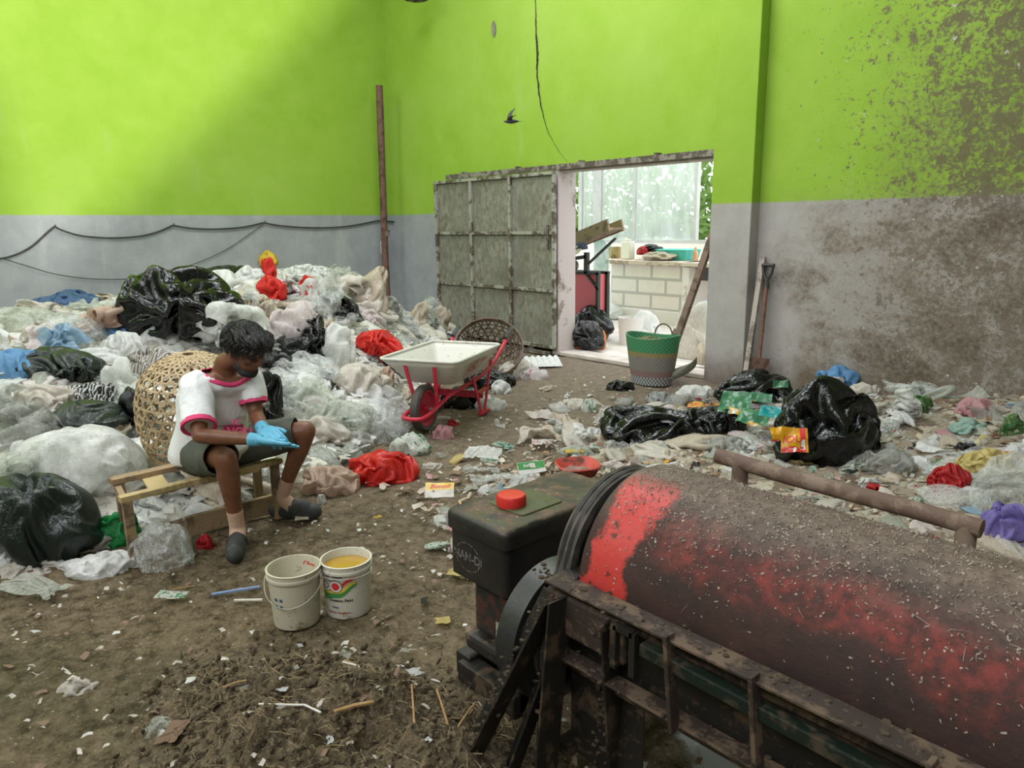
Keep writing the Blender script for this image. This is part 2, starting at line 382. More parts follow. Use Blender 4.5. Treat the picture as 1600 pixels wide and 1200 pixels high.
gate=thing('sliding_gate','large grey-green sheet metal sliding gate in nine framed panels beside the doorway','gate',(gx0,gy,0))
M_GATE=gate_mat()
MB().box(((gx1-gx0)/2,.012,(gz0+gz1)/2),(gx1-gx0-.02,.006,gz1-gz0-.02)).build('sheet_panel',M_GATE,gate,smooth=False)
b=MB(); W_=gx1-gx0
gf=m_dirty('gate_frame_paint',(.33,.33,.27),(.1,.08,.055),.55,7,.6,.1,coord='World')
for k in range(4): b.box((W_*k/3,-.012,(gz0+gz1)/2),(.045,.04,gz1-gz0))
for k in range(4): b.box((W_/2,-.010,gz0+(gz1-gz0)*k/3),(W_,.042,.04))
b.build('frame',gf,gate,smooth=False,bevel=.003)
for x in (.5,1.95):
    MB().box((x,.0,.06),(.09,.03,.09)).tube([(x,-.02,.035),(x,.02,.035)],.035,14).build('roller',M_RUSTY,gate)
MB().box((W_-.08,-.04,1.46),(.03,.03,.3)).build('latch',M_RUSTY,gate,bevel=.004)
b=MB(); b.bar((-8.9,WY-.2,.02),(DX0,WY-.2,.02),.05,.04); t=b.build('floor_rail',M_RUSTY); tag(t,'low rusty floor rail running under the sliding gate','rail')
# ---------------------------------------------------------------- corner pipe and cable
M_PIPE=m_dirty('rust_brown_pipe',(.17,.085,.065),(.08,.05,.035),.5,9,.7,.2,coord='World')
pipe=thing('steel_pipe','tall rust-brown steel pipe standing upright in the corner of the green walls','pipe',(-9.93,WY-.35,0))
MB().tube([(0,0,0),(-.01,0,1.2),(.02,0,2.4),(.05,0,3.66)],.052,14).build('tube',M_PIPE,pipe)
MB().box((.06,.02,1.52),(.06,.05,.09)).build('clamp',M_RUSTY,pipe)
MB().box((-.06,-.02,1.30),(.035,.03,.2)).build('switch_box',m_simple('cream_plastic',(.5,.48,.42),(.6,.57,.5),9),pipe,bevel=.004)
M_CABLE=m_simple('black_cable',(.02,.02,.02),(.045,.045,.04),9,.5)
def crom(P,n=6):
    P=[Vector(p) for p in P]; out=[]
    for i in range(len(P)-1):
        p0=P[max(i-1,0)];p1=P[i];p2=P[i+1];p3=P[min(i+2,len(P)-1)]
        for k in range(n):
            t=k/n; out.append(.5*((2*p1)+(p2-p0)*t+(2*p0-5*p1+4*p2-p3)*t*t+(3*p1-p0-3*p2+p3)*t**3))
    return out+[P[-1]]
def strand(knots,r,breaks=()):
    out=[];cur=[]
    for i,(u,v) in enumerate(knots):
        cur.append(onX(u,v,WX+.03))
        if i in breaks: out+=crom(cur); cur=[cur[-1]]
    out+=crom(cur)[1 if out else 0:]
    return MB().tube([q for k,q in enumerate(out) if k==0 or (q-out[k-1]).length>1e-4],r,6)
m1=strand([(-30,404),(8,403),(45,388),(75,362),(85,354),(100,361),(130,369),(175,372),(220,369),(250,361),(270,352),(300,357),(340,358),(380,355),(412,348),(440,353),(490,356),(540,354),(590,345),(622,347)],.011,(4,10,14,18))
tag(m1.build('power_cable',M_CABLE),'thick black cable looping in swags along the grey band of the left wall','cable')
m2=strand([(5,404),(40,415),(90,429),(150,436),(220,434),(290,417),(350,392),(395,362),(412,350)],.005)
tag(m2.build('thin_wire',M_CABLE),'thin wire hanging in one long bow below the thick cable','wire')
mb=MB()
for u,v in ((85,355),(270,352),(412,348)):
    p=onX(u,v,WX+.015); mb.tube([p-Vector((.02,0,0)),p+Vector((.05,0,.0)),p+Vector((.05,0,.03))],.005,6)
    mb_=None
for i,(u,v) in enumerate(((85,355),(270,352),(412,348))):
    p=onX(u,v,WX+.0); m=MB().tube([p,p+Vector((.05,0,0)),p+Vector((.05,0,.03))],.006,6); o=m.build('cable_nail',M_CABLE)
    tag(o,['cable nail holding the black cable at its left high point','cable nail holding the black cable at its middle high point','cable nail holding both cable and thin wire on the left wall'][i],'nail',None)
# round lamp guard ring just in frame at the top
p=onY(650,-3,6.3); 
lg=thing('hanging_lamp','dark round metal lamp ring hanging at the top edge of the photo','lamp',p)
MB().lathe([(.02,.12),(.06,.11),(.17,.0),(.165,-.012),(.05,.10)],24).build('lamp_shade',M_RUSTY,lg)
MB().tube([(0,0,.11),(0,0,6.55-p.z)],.006,6).build('cord',M_CABLE,lg)
# swallow in flight
p=at(800,184,6.6); bd=thing('swallow','small dark swallow flying in front of the green back wall','bird',p,math.atan2(CX_.y,CX_.x))
mb=MB(); prof=[(-.075,.002),(-.06,.010),(-.04,.016),(-.01,.022),(.02,.018),(.04,.010),(.06,.006)]
mb.tube([(x,0,-.03-.05*abs(x)*.3) for x,r in prof],[r for x,r in prof],10)
MBd=m_simple('bird_feathers',(.03,.032,.03),(.06,.06,.055),30,.6)
body=mb.build('body',MBd,bd)
mb=MB(); mb.add([(.05,0,-.03),(.10,.012,-.034),(.075,0,-.031),(.10,-.012,-.034),(.05,0,-.034)],[(0,1,2),(0,2,3),(4,2,1),(4,3,2)]); mb.build('tail',MBd,bd,smooth=False)
for s,(tx,ty,tz) in ((1,(.03,.05,.085)),(-1,(.035,-.13,.0))):
    mb=MB(); L=[];N_=8
    for i in range(N_+1):
        t=i/N_; c=Vector((-.02,s*.008,-.025)).lerp(Vector((tx,ty,tz)),t)+Vector((-.018*math.sin(PI*t),0,.008*math.sin(PI*t))); w_=.024*(1-t)**.6+.001
        L+=[(c.x-w_,c.y,c.z+.002),(c.x+w_,c.y,c.z),(c.x,c.y,c.z-.003)]
    fs=[]
    for i in range(N_):
        for k in range(3): fs.append((3*i+k,3*i+(k+1)%3,3*i+3+(k+1)%3,3*i+3+k))
    mb.add(L,fs); mb.build('wing',MBd,bd)
# ================================================================ BEYOND THE DOORWAY
M_BLOCK=None
def block_mat():
    n=N('whitewashed_blocks'); co=n.co('World',rot=None); X,Y,Z=n.xyz(co)
    bt=n.n('ShaderNodeTexBrick'); bt.inputs['Scale'].default_value=1; bt.inputs['Brick Width'].default_value=.58; bt.inputs['Row Height'].default_value=.25; bt.inputs['Mortar Size'].default_value=.028; bt.inputs['Mortar Smooth'].default_value=.3
    cb=n.n('ShaderNodeCombineXYZ'); n.l(X,cb.inputs[0]); n.l(n.math('ADD',Z,.03),cb.inputs[1]); n.l(cb.outputs[0],bt.inputs['Vector'])
    f=n.noise(co,6,6,.6)
    c=n.mix(n.ramp(n.math('ADD',bt.outputs['Fac'],n.math('MULTIPLY',n.math('SUBTRACT',f,.5),.5)),.35,.6),n.mix(f,(.68,.62,.56),(.8,.76,.71)),(.47,.45,.42))
    return n.end(n.pbsdf(c,.9,normal=n.bump(f,.3,.01)))
M_BLOCK=block_mat(); M_WHITEP=m_dirty('white_plaster',(.72,.69,.65),(.45,.4,.34),.3,3,.85,coord='World')
ct=thing('block_counter','whitewashed concrete block counter with a worn top seen through the doorway','counter',(-7.65,10.6,0))
MB().box((0,0,.47),(1.5,1.3,.94)).build('block_base',M_BLOCK,ct,smooth=False)
MB().box((0,-.62,.06),(1.52,.1,.3)).build('plaster_footing',M_WHITEP,ct,smooth=False,bevel=.02)
MB().box((.05,0,.98),(1.75,1.45,.07)).build('worktop',m_dirty('worn_worktop',(.62,.52,.44),(.35,.26,.2),.5,5,.8,coord='World'),ct,smooth=False,bevel=.008)
sb=thing('side_counter','pale side counter with an open shelf bay to the right of the block counter','counter',(-6.15,10.4,0))
MB().box((-.62,0,.47),(.12,1.2,.94)).build('end_panel',M_WHITEP,sb,smooth=False)
MB().box((0,.45,.45),(1.3,.2,.9)).build('back_panel',m_dirty('peach_block',(.7,.56,.47),(.5,.38,.3),.4,4,.9,coord='World'),sb,smooth=False)
MB().box((0,0,.985),(1.5,1.3,.06)).build('worktop',m_dirty('worn_top_two',(.6,.52,.46),(.35,.28,.22),.4,5,.8,coord='World'),sb,smooth=False,bevel=.006)
MB().box((.1,-.5,.84),(1.2,.02,.2)).build('black_sheet',m_plastic('grey_black_sheet',(.05,.055,.06),1,.4,0),sb)
# window wall
M_WFR=m_simple('white_window_frame',(.36,.37,.36),(.45,.46,.45),4,.6,coord='World')
WYo=11.9
structure(MB().box((-7.5,WYo,.62),(7,.18,1.24)),'wall_yard',M_WHITEP,smooth=False)
wf=MB(); 
for u,w_ in ((935,.22),(992,.07),(1088,.07)):
    x=onY(u,340,WYo).x; wf.box((x,WYo,2.4),(w_,.1,2.4))
wf.box((-7.5,WYo,1.27),(7,.14,.08)); wf.box((-7.5,WYo,3.55),(7,.14,.1)); 
for x in (-10.9,-4.1): wf.box((x,WYo,2.4),(.1,.1,2.4))
win=structure(wf,'window_1',M_WFR,smooth=False,bevel=.006)
def pane_mat():
    n=N('fogged_pane'); tr=n.n('ShaderNodeBsdfTransparent'); tr.inputs[0].default_value=(.95,1,.95,1)
    tb=n.n('ShaderNodeBsdfTranslucent'); tb.inputs[0].default_value=(.95,.97,.95,1); co=n.co('World',scale=(2,1,.4)); k=n.ramp(n.noise(co,2,4,.6),.35,.7,.30,.55)
    mx=n.n('ShaderNodeMixShader'); n.l(k,mx.inputs[0]); n.l(tr.outputs[0],mx.inputs[1]); n.l(tb.outputs[0],mx.inputs[2]); return n.end(mx.outputs[0])
MP=pane_mat(); x0=onY(880,340,WYo).x
for a,b2 in ((-10.85,onY(935,340,WYo).x-.11),(onY(935,340,WYo).x+.11,onY(992,340,WYo).x-.035),(onY(992,340,WYo).x+.035,onY(1088,340,WYo).x-.035)):
    MB().box(((a+b2)/2,WYo,2.4),(b2-a,.006,2.2)).build('pane',MP,win,smooth=False)
# red feed machine on the left of the doorway
M_RED=m_dirty('faded_red_paint',(.62,.13,.15),(.4,.14,.12),.25,4,.5,coord='World'); M_DKST=m_dirty('dark_green_steel',(.045,.055,.045),(.12,.1,.07),.3,9,.5,.4,coord='World')
rm=thing('red_hopper_machine','faded red cabinet machine with a dark steel stand and wooden chute seen through the doorway','machine',(-7.42,8.3,0))
def L(*p): return Vector(p)-Vector((-7.15,8.3,0))
MB().box(L(-7.25,8.1,.58),(1.0,.18,.66)).build('cabinet',M_RED,rm,smooth=False,bevel=.01)
b=MB(); 
for x in (-6.73,-7.75):
    for y in (8.0,8.2): b.bar(L(x,y,0),L(x,y,.94),.05,.05,(0,1,0))
b.bar(L(-7.75,8.0,.93),L(-6.7,8.0,.93),.05,.04); b.bar(L(-7.75,8.2,.93),L(-6.7,8.2,.93),.05,.04); b.bar(L(-6.97,8.0,.93),L(-6.71,8.0,.7),.05,.03)
b.bar(L(-6.95,8.0,.93),L(-6.95,8.0,1.22),.07,.05,(0,1,0)); b.bar(L(-7.4,8.0,1.1),L(-6.95,8.0,1.16),.05,.05); b.bar(L(-6.93,8.0,1.05),L(-6.42,8.0,1.42),.03,.03)
b.build('stand',M_DKST,rm,smooth=False)
b=MB().lathe([(0,-.03),(.075,-.03),(.08,0),(.055,.01),(.05,.03),(.02,.035),(0,.035)],20,Matrix.Translation(L(-7.16,7.95,1.03))@Matrix.Rotation(PI/2,4,'X')); b.build('bearing',M_RUSTY,rm)
b=MB(); b.bar(L(-7.6,7.95,1.18),L(-6.38,7.95,1.55),.32,.03); b.bar(L(-7.6,7.8,1.24),L(-6.38,7.8,1.6),.03,.16); b.bar(L(-7.6,8.1,1.24),L(-6.38,8.1,1.6),.03,.16)
b.build('wooden_chute',m_dirty('grey_brown_board',(.28,.2,.14),(.14,.1,.07),.5,6,.8,coord='World'),rm,smooth=False)
# cap hanging on the chute
cp=thing('baseball_cap','navy baseball cap with a cream brim hanging on the wooden chute','cap',onY(908,386,7.72))
mb=MB(); pr=[(0.0,.075),(.04,.07),(.075,.045),(.092,.005),(.095,-.03)]; mb.lathe(pr,20,Matrix.Rotation(.1,4,'X')); mb.build('crown',m_simple('navy_cloth',(.03,.035,.06),(.06,.065,.1),40,.9),cp)
mb=MB().grid(lambda a,b_:((a-.5)*.17*(1-.3*b_*b_),-.085-.045*math.sin(PI*a)*b_-.01*b_,-.02-.085*b_*math.sqrt(max(0,1-((a-.5)*1.7)**2))),10,5); mb.build('brim',m_simple('cream_cloth',(.55,.47,.38),(.66,.58,.5),40,.9),cp)
mb=MB().box((0,-.098,.01),(.05,.006,.018)).box((0,-.097,-.004),(.014,.006,.02)); mb.build('badge',m_simple('pale_badge',(.5,.5,.5),(.6,.6,.6),9),cp)
# teal mesh net hanging behind the stand
mb=MB().grid(lambda a,b_:(onY(925,400,9.3).x+a*.42+.02*math.sin(9*b_+4*a),9.3+.05*math.sin(a*9+b_*3),.0+b_*1.45*(1-.12*a)),14,14)
tag(mb.build('teal_net',m_plastic('teal_netting',(.12,.3,.27),.6,.6,.4)),'teal shade netting hanging behind the red machine','net')
# things on the counter
def tub(name,label,cat,p,prof,mat,n=24,sc=(1,1,1),rz=0,parts=None):
    r=thing(name,label,cat,p,rz); MB().lathe(prof,n,Matrix.Diagonal((*sc,1))).build('body',mat,r); return r
zt=1.02
p=onY(1060,388,10.4); tr=thing('turquoise_tray','turquoise plastic tray on the worktop','tray',(p.x,10.4,zt))
b=MB(); 
def rect_tub(b,w,d,h,t=.01,flare=.03):
    a=[(-w/2+flare,-d/2+flare),(w/2-flare,-d/2+flare),(w/2-flare,d/2-flare),(-w/2+flare,d/2-flare)]; o_=[(-w/2,-d/2),(w/2,-d/2),(w/2,d/2),(-w/2,d/2)]
    vs=[(x,y,0) for x,y in a]+[(x,y,h) for x,y in o_]+[(x*(1-t*4),y*(1-t*4),h) for x,y in o_]+[(x*(1-t*5),y*(1-t*5),t) for x,y in a]
    fs=[(3,2,1,0),(12,13,14,15)]+[(i,(i+1)%4,4+(i+1)%4,4+i) for i in range(4)]+[(4+i,4+(i+1)%4,8+(i+1)%4,8+i) for i in range(4)]+[(8+i,8+(i+1)%4,12+(i+1)%4,12+i) for i in range(4)]
    return b.add(vs,fs)
M_TEAL=m_simple('turquoise_plastic',(.05,.46,.43),(.10,.55,.52),3,.4)
rect_tub(b,.6,.42,.16); b.build('body',M_TEAL,tr,smooth=False,bevel=.008)
MB().box((0,0,.165),(.62,.44,.012)).box((0,0,.172),(.54,.36,.014)).build('rim',m_simple('turquoise_rim',(.08,.5,.47),(.15,.6,.56),3,.4),tr,bevel=.004)
jc=thing('jerrycan','pale plastic jerrycan standing at the left end of the block counter','jerrycan',(onY(981,390,10.2).x,10.2,zt))
MB().box((0,0,.15),(.2,.14,.3)).box((.0,0,.32),(.12,.03,.03)).tube([(-.05,0,.3),(-.05,0,.36)],.025,12).build('body',m_simple('milky_plastic',(.66,.65,.55),(.75,.74,.65),3,.4),jc,bevel=.02)
jr=thing('brown_tin','yellow-brown stained tin beside the jerrycan','tin',(onY(968,395,10.25).x-.1,10.25,zt)); MB().lathe([(0,0),(.11,0),(.11,.2),(.1,.2),(.1,.02),(0,.02)],20).build('body',m_dirty('stained_tin',(.4,.3,.14),(.2,.12,.06),.5,6,.6),jr)
bt=thing('orange_bottle','small orange-brown bottle beside the turquoise tray','bottle',(onY(1085,392,10.3).x+.02,10.3,zt)); MB().lathe([(0,0),(.045,0),(.045,.13),(.02,.17),(.02,.21),(0,.21)],16).build('body',m_simple('amber',(.6,.3,.14),(.7,.4,.22),4,.3),bt)
# sacks and buckets on the yard floor are added with the bags
# planting outside the window
M_LEAF=m_plastic('banana_leaf',(.16,.27,.06),1,.5,.5,bump=.2)
def banana(name,label,base,h,nl,seed,mat):
    rnd=random.Random(seed); r=thing(name,label,'plant',base,group='plants behind the window panes')
    MB().tube([(0,0,0),(.02,0,h*.4),(0,.03,h*.7)],[.12,.09,.05],10).build('stem',m_simple('stem_green_%d'%seed,(.25,.35,.12),(.35,.4,.18),4),r)
    for i in range(nl):
        az=rnd.uniform(0,2*PI); Ln=rnd.uniform(.8,1.5)*h*.6; up=rnd.uniform(.7,1.3)
        def f(a,b_):
            t=b_; s=(a-.5)*.42*math.sin(PI*min(1,t*.93+.04))**.7
            x=Ln*t*math.cos(up*(1-t*.9)); z=h*.6+Ln*.75*math.sin(up*(1+.3))*t-Ln*.55*t*t
            rag=.03*math.sin(t*60+i) if abs(a-.5)>.4 else 0
            return ((x)*math.cos(az)-(s+rag)*math.sin(az),(x)*math.sin(az)+(s+rag)*math.cos(az),z-abs(a-.5)*.12)
        MB().grid(f,6,22).build('leaf',mat,r)
    return r
for i,(u,d,h,nl,lb) in enumerate([(905,3,2.4,9,'broad-leaved banana plant behind the left window pane'),(955,3.4,2.0,8,'banana plant between the two left window posts'),(1030,2.6,2.3,11,'big banana plant filling the middle window pane'),(1075,3.4,1.9,8,'low banana plant at the right of the middle pane'),(1108,2.2,1.5,9,'bright green plant seen in the open pane at far right')]):
    p=onY(u,340,WYo+d); banana('banana_plant',lb,(p.x,WYo+d,0),h,nl,30+i,M_LEAF)
mb=MB()
for i in range(7500):
    x=random.uniform(-19,-5); z=random.uniform(0,4.6)*random.random()**.3; y=WYo+5.5+random.uniform(-.7,.7); a=random.uniform(0,PI); q=Vector((x,y,z)); d=Vector((math.cos(a),random.uniform(-.4,.4),math.sin(a)))*.16; e_=Vector((-math.sin(a),random.uniform(-.4,.4),math.cos(a)))*.06
    mb.add([q-d,q-e_,q+d,q+e_],[(0,1,2,3)])
tag(mb.build('hedge_foliage',M_LEAF),'dense green hedge foliage far behind the window',kind='stuff')
tag(MB().box((-10,WYo+5,-.05),(24,9.4,.1)).build('yard_grass',m_simple('grass_ground',(.2,.33,.08),(.3,.42,.14),6,.9,coord='World'),smooth=False),'grassy ground outside the window',kind='stuff')
# ================================================================ TOOLS BY THE DOORWAY
M_WOODD=m_dirty('grey_brown_wood',(.21,.145,.11),(.10,.07,.05),.5,8,.8,coord='World'); M_WOODR=m_dirty('red_brown_wood',(.2,.09,.06),(.1,.06,.04),.4,9,.6,coord='World')
M_BLKP=m_simple('black_plastic',(.025,.025,.025),(.05,.05,.05),9,.45)
sp=thing('spade','spade with black D-grip and brown shaft leaning against the grey wall','spade',(-3.62,6.5,0))
MB().tube([(0,.02,.3),(-.02,.11,1.0)],.019,12).build('shaft',M_WOODR,sp)
h=MB(); top=Vector((-.022,.12,1.22)); h.tube([(-.02,.115,.98),(-.021,.117,1.05)],[.026,.02],12); h.tube([(-.021,.117,1.05),(-.065,.12,1.13),(-.075,.125,1.2)],.014,8); h.tube([(-.021,.117,1.05),(.023,.12,1.13),(.033,.125,1.2)],.014,8); h.tube([(-.085,.125,1.205),(.043,.125,1.205)],.017,10)
h.build('d_grip',M_BLKP,sp)
MB().grid(lambda a,b_:((a-.5)*.22,.02-.02*math.cos((a-.5)*PI)-.03*b_,.32-.3*b_),6,4).build('blade',m_dirty('spade_steel',(.15,.08,.06),(.08,.05,.04),.5,8,.6,.5),sp)
wb=MB().bar((-3.74,6.47,.0),(-3.72,6.66,1.28),.035,.05,(1,0,0)); tag(wb.build('wooden_batten',m_dirty('pale_batten',(.42,.37,.33),(.2,.16,.13),.5,8,.8,coord='World'),smooth=False),'thin pale wooden batten leaning beside the concrete column','batten')
a=fl(1068,600,0.0); pk=MB().bar((-4.62,6.35,.0),(-4.22,6.62,1.62),.05,.07,(1,0,0)); tag(pk.build('wooden_plank',M_WOODD,smooth=False,bevel=.004),'long dark wooden plank leaning against the right side of the doorway','plank')
pk=MB().bar((-4.66,6.25,0),(-4.55,6.45,.52),.04,.03,(1,0,0)); tag(pk.build('wooden_stake',M_WOODD,smooth=False),'short wooden stake leaning at the foot of the long plank','stake')
sh=thing('rusty_spade_blade','grey-green shovel scoop lying tilted at the foot of the column','shovel',(-4.32,6.15,0),.5)
def scoop(a,b_):
    t=b_; w_=.17*math.sin(PI*(.12+.88*t)/1.12+.05)**.5*(1-.75*t**3); x=(a-.5)*2
    return (w_*x*.9-.0+.28*t-.1, -.05+.05*x*x, .03+.30*t*.8+.03*x)
MB().grid(scoop,10,12).build('scoop',m_dirty('green_grey_steel',(.24,.25,.2),(.12,.1,.08),.4,7,.6,.3),sh)
MB().tube([(-.02,-.06,.08),(-.3,-.05,.03)],.02,10).build('socket',M_RUSTY,sh)
o=sh.children[0]; s_=o.modifiers.new('s','SOLIDIFY'); s_.thickness=.006
# ================================================================ ROTARY DRUM MACHINE
YD,ZD,RD=1.68,.615,.29; XE=-1.30; XR=.62
def drum_mat():
    n=N('drum_paint'); co=n.co('Object'); X,Y,Z=n.xyz(co)   # object origin on the axis, X along it from the left end
    f=n.noise(co,5,8,.72,.3); g=n.noise(co,24,6,.7); f2=n.noise(n.co('Object',scale=(.6,1,1)),3.2,6,.7)
    ang=n.math('ARCTAN2',Z,n.math('MULTIPLY',Y,-1))   # 0 at the front, pi/2 on top
    c=n.mix(n.ramp(f,.35,.65),(.018,.013,.012),(.055,.025,.02))
    # worn red paint: bright patch near the pulley, faded red along the shoulder
    px=n.math('ABSOLUTE',n.math('SUBTRACT',X,n.math('ADD',.115,n.math('MULTIPLY',n.math('SUBTRACT',ang,.6),.02))))
    patch=n.ramp(n.math('ADD',px,n.math('MULTIPLY',n.math('SUBTRACT',f,.5),.22)),.065,.085,1,0)
    patch=n.math('MULTIPLY',patch,n.ramp(n.math('ADD',ang,n.math('MULTIPLY',n.math('SUBTRACT',g,.5),.5)),-.02,.08)); patch=n.math('MULTIPLY',patch,n.ramp(ang,1.42,1.12))
    red2=n.math('MULTIPLY',n.ramp(n.math('ADD',n.math('ABSOLUTE',n.math('SUBTRACT',ang,n.math('SUBTRACT',.78,n.math('MULTIPLY',X,.12)))),n.math('MULTIPLY',n.math('SUBTRACT',f2,.5),1.5)),.16,.42,1,0),n.ramp(X,.15,.3))
    c=n.mix(n.math('MULTIPLY',red2,n.ramp(g,.42,.62,.15,.9)),c,(.21,.035,.028))
    c=n.mix(n.math('MULTIPLY',red2,n.ramp(f,.54,.66,0,.6)),c,(.36,.05,.04))
    # dust lying on the upper side
    top=n.ramp(n.math('ADD',ang,n.math('MULTIPLY',n.math('SUBTRACT',f,.5),.9)),.75,1.25)
    c=n.mix(n.math('MULTIPLY',top,n.ramp(g,.35,.6,.55,.95)),c,n.mix(g,(.10,.065,.05),(.25,.19,.155)))
    c=n.mix(n.math('MULTIPLY',patch,n.ramp(g,.33,.42)),c,n.mix(f,(.44,.035,.03),(.60,.06,.052)))
    fl1=n.math('GREATER_THAN',n.noise(n.co('Object',scale=(1,1,1),loc=(5,3,2)),52,2,.6),n.ramp(ang,.2,1.2,.74,.69)); fl2=n.math('GREATER_THAN',n.noise(n.co('Object',scale=(1,.6,1.4),loc=(1,3,2)),95,2,.6),n.ramp(ang,.1,1.2,.75,.70))
    c=n.mix(n.math('MAXIMUM',fl1,fl2),c,(.40,.34,.28))
    nm=n.bump(n.math('ADD',n.math('MULTIPLY',f,.6),g),.5,.006)
    return n.end(n.pbsdf(c,n.ramp(patch,0,1,.7,.45),0,normal=nm,spec=.35))
dm=thing('rotary_drum_machine','long rusty red and black horizontal drum machine with a steel frame in the right foreground','machine',(XE,YD,0))
mb=MB(); prof=[(0,.0),(RD-.06,.0),(RD-.035,.004),(RD-.01,.018),(RD,.04)]+[(RD,.04+.06*k) for k in range(1,30)]+[(RD,1.9),(RD-.03,1.93),(0,1.93)]
mb.lathe(prof,96,Matrix.Rotation(PI/2,4,'Y')); o=mb.build('drum',drum_mat(),dm); o.location=(0,0,ZD)
M_GRIME=m_dirty('oily_black_steel',(.022,.019,.016),(.10,.065,.04),.42,12,.55,.3); M_GRIMEB=m_dirty('caked_brown_steel',(.035,.022,.016),(.13,.088,.056),.5,10,.75,.1,fine=45,bump=.8)
M_GRIME2=m_dirty('greenish_black_steel',(.012,.022,.016),(.07,.05,.032),.5,9,.5,.3)
M_RUB=m_dirty('dusty_rubber',(.055,.05,.043),(.12,.10,.085),.4,9,.6)
# driven pulley
pu=MB(); px=-.085; R_=.275
prof=[(.0,0),(R_-.05,0),(R_-.05,-.004),(R_-.004,0),(R_,.006)]
for k in range(2): x=.010+.024*k; prof+=[(R_,x),(R_-.016,x+.008),(R_,x+.016)]
prof+=[(R_-.003,.058),(R_-.03,.058),(R_-.035,.03),(.07,.03),(.07,.085),(.0,.085)]
pu.lathe(prof,72,Matrix.Rotation(PI/2,4,'Y')); o=pu.build('pulley',M_RUB,dm); o.location=(px,0,ZD-.02)
MB().tube([(-.2,0,ZD-.02),(2.0,0,ZD-.02)],.022,14).build('shaft',M_GRIME,dm)
def W(x,y,z): return Vector((x-XE,y-YD,z))
# drive belts between engine wheel and pulley
pc=Vector((0,YD,ZD-.02)); fc=Vector((0,1.47,.395)); 
for k in range(2):
    x=XE+px+.018+.024*k; pts=[]
    d=(pc-fc); an=math.atan2(d.z,d.y)
    for i in range(13): a=an-PI/2+PI*i/12; pts.append(W(x,pc.y+R_*1.0*math.cos(a),pc.z+R_*1.0*math.sin(a)))
    for i in range(13): a=an+PI/2+PI*i/12; pts.append(W(x,fc.y+.155*math.cos(a),fc.z+.155*math.sin(a)))
    MB().tube(pts,.009,6,closed=True).build('belt',M_RUB,dm)
# frame
fr=MB(); yf=1.345; zt_=.645
fr.angle(W(XE-.03,yf,zt_),W(XR,yf,zt_),.07,.008,(0,0,1),-1)
fr.build('front_rail',M_GRIMEB,dm,smooth=False,bevel=.002)
MB().angle(W(XE-.03,2.02,zt_),W(XR,2.02,zt_),.06,.008,(0,0,1),1).build('rear_rail',M_GRIMEB,dm,smooth=False)
MB().bar(W(XE+.30,yf-.02,.585),W(XR,yf-.02,.545),.03,.035).build('conduit',M_GRIME2,dm,smooth=False,bevel=.004)
MB().angle(W(XE-.0,yf,.43),W(XR,yf+.02,.42),.055,.008,(0,0,1),-1).build('lower_rail',M_GRIMEB,dm,smooth=False,bevel=.002)
b=MB(); b.bar(W(XE-.01,yf+.01,.62),W(XE-.01,1.98,.62),.06,.05); b.bar(W(XE-.01,yf+.01,.42),W(XE-.01,1.98,.42),.05,.05); b.bar(W(XE-.01,yf+.02,.1),W(XE-.01,1.98,.1),.05,.04)
b.box(W(XE+.01,YD,.53),(.07,.16,.16)); b.build('end_crossbar',M_GRIME,dm,smooth=False,bevel=.003)
MB().box(W(XE+.10,yf+.10,.56),(.28,.24,.12)).build('bearing_plate',M_GRIMEB,dm,smooth=False,bevel=.01)
def leg(a,c,w=.05): return MB().angle(a,c,w,.008,(0,1,0),1).build('leg',M_GRIME,dm,smooth=False,bevel=.002)
leg(W(XE-.0,yf+.0,.62),W(-1.33,1.31,0),.085); leg(W(XE-.02,yf-.01,.60),W(-1.53,1.16,0),.07); leg(W(XE-.01,yf+.03,.5),W(-1.42,1.25,0),.05)
leg(W(XE+.17,yf,.62),W(XE+.13,yf+.10,.0),.055); leg(W(XE-.0,2.0,.62),W(-1.36,2.08,0),.07)
leg(W(XE+1.45,yf,.62),W(XE+1.45,yf,0),.07); leg(W(XE+1.45,2.0,.62),W(XE+1.45,2.0,0),.07)
MB().box(W(XE+.95,yf+.05,.50),(1.9,.006,.20)).build('side_sheet',M_GRIME,dm,smooth=False)
MB().box(W(XE+.12,yf+.06,.33),(.26,.006,.50)).build('end_sheet',M_GRIME,dm,smooth=False)
for x in (.38,.60,.95): MB().bar(W(XE+x,yf-.03,.66),W(XE+x+.03,yf-.035,.42),.035,.012,(1,0,0)).build('bracket',M_GRIMEB,dm,smooth=False,bevel=.002)
MB().bar(W(XE+.22,yf-.03,.62),W(XE+.22,yf-.03,.5),.018,.018).bar(W(XE+.28,yf-.03,.62),W(XE+.28,yf-.03,.5),.018,.018).bar(W(XE+.22,yf-.03,.615),W(XE+.28,yf-.03,.615),.018,.018).build('clamp_bolt',M_GRIME,dm,smooth=False)
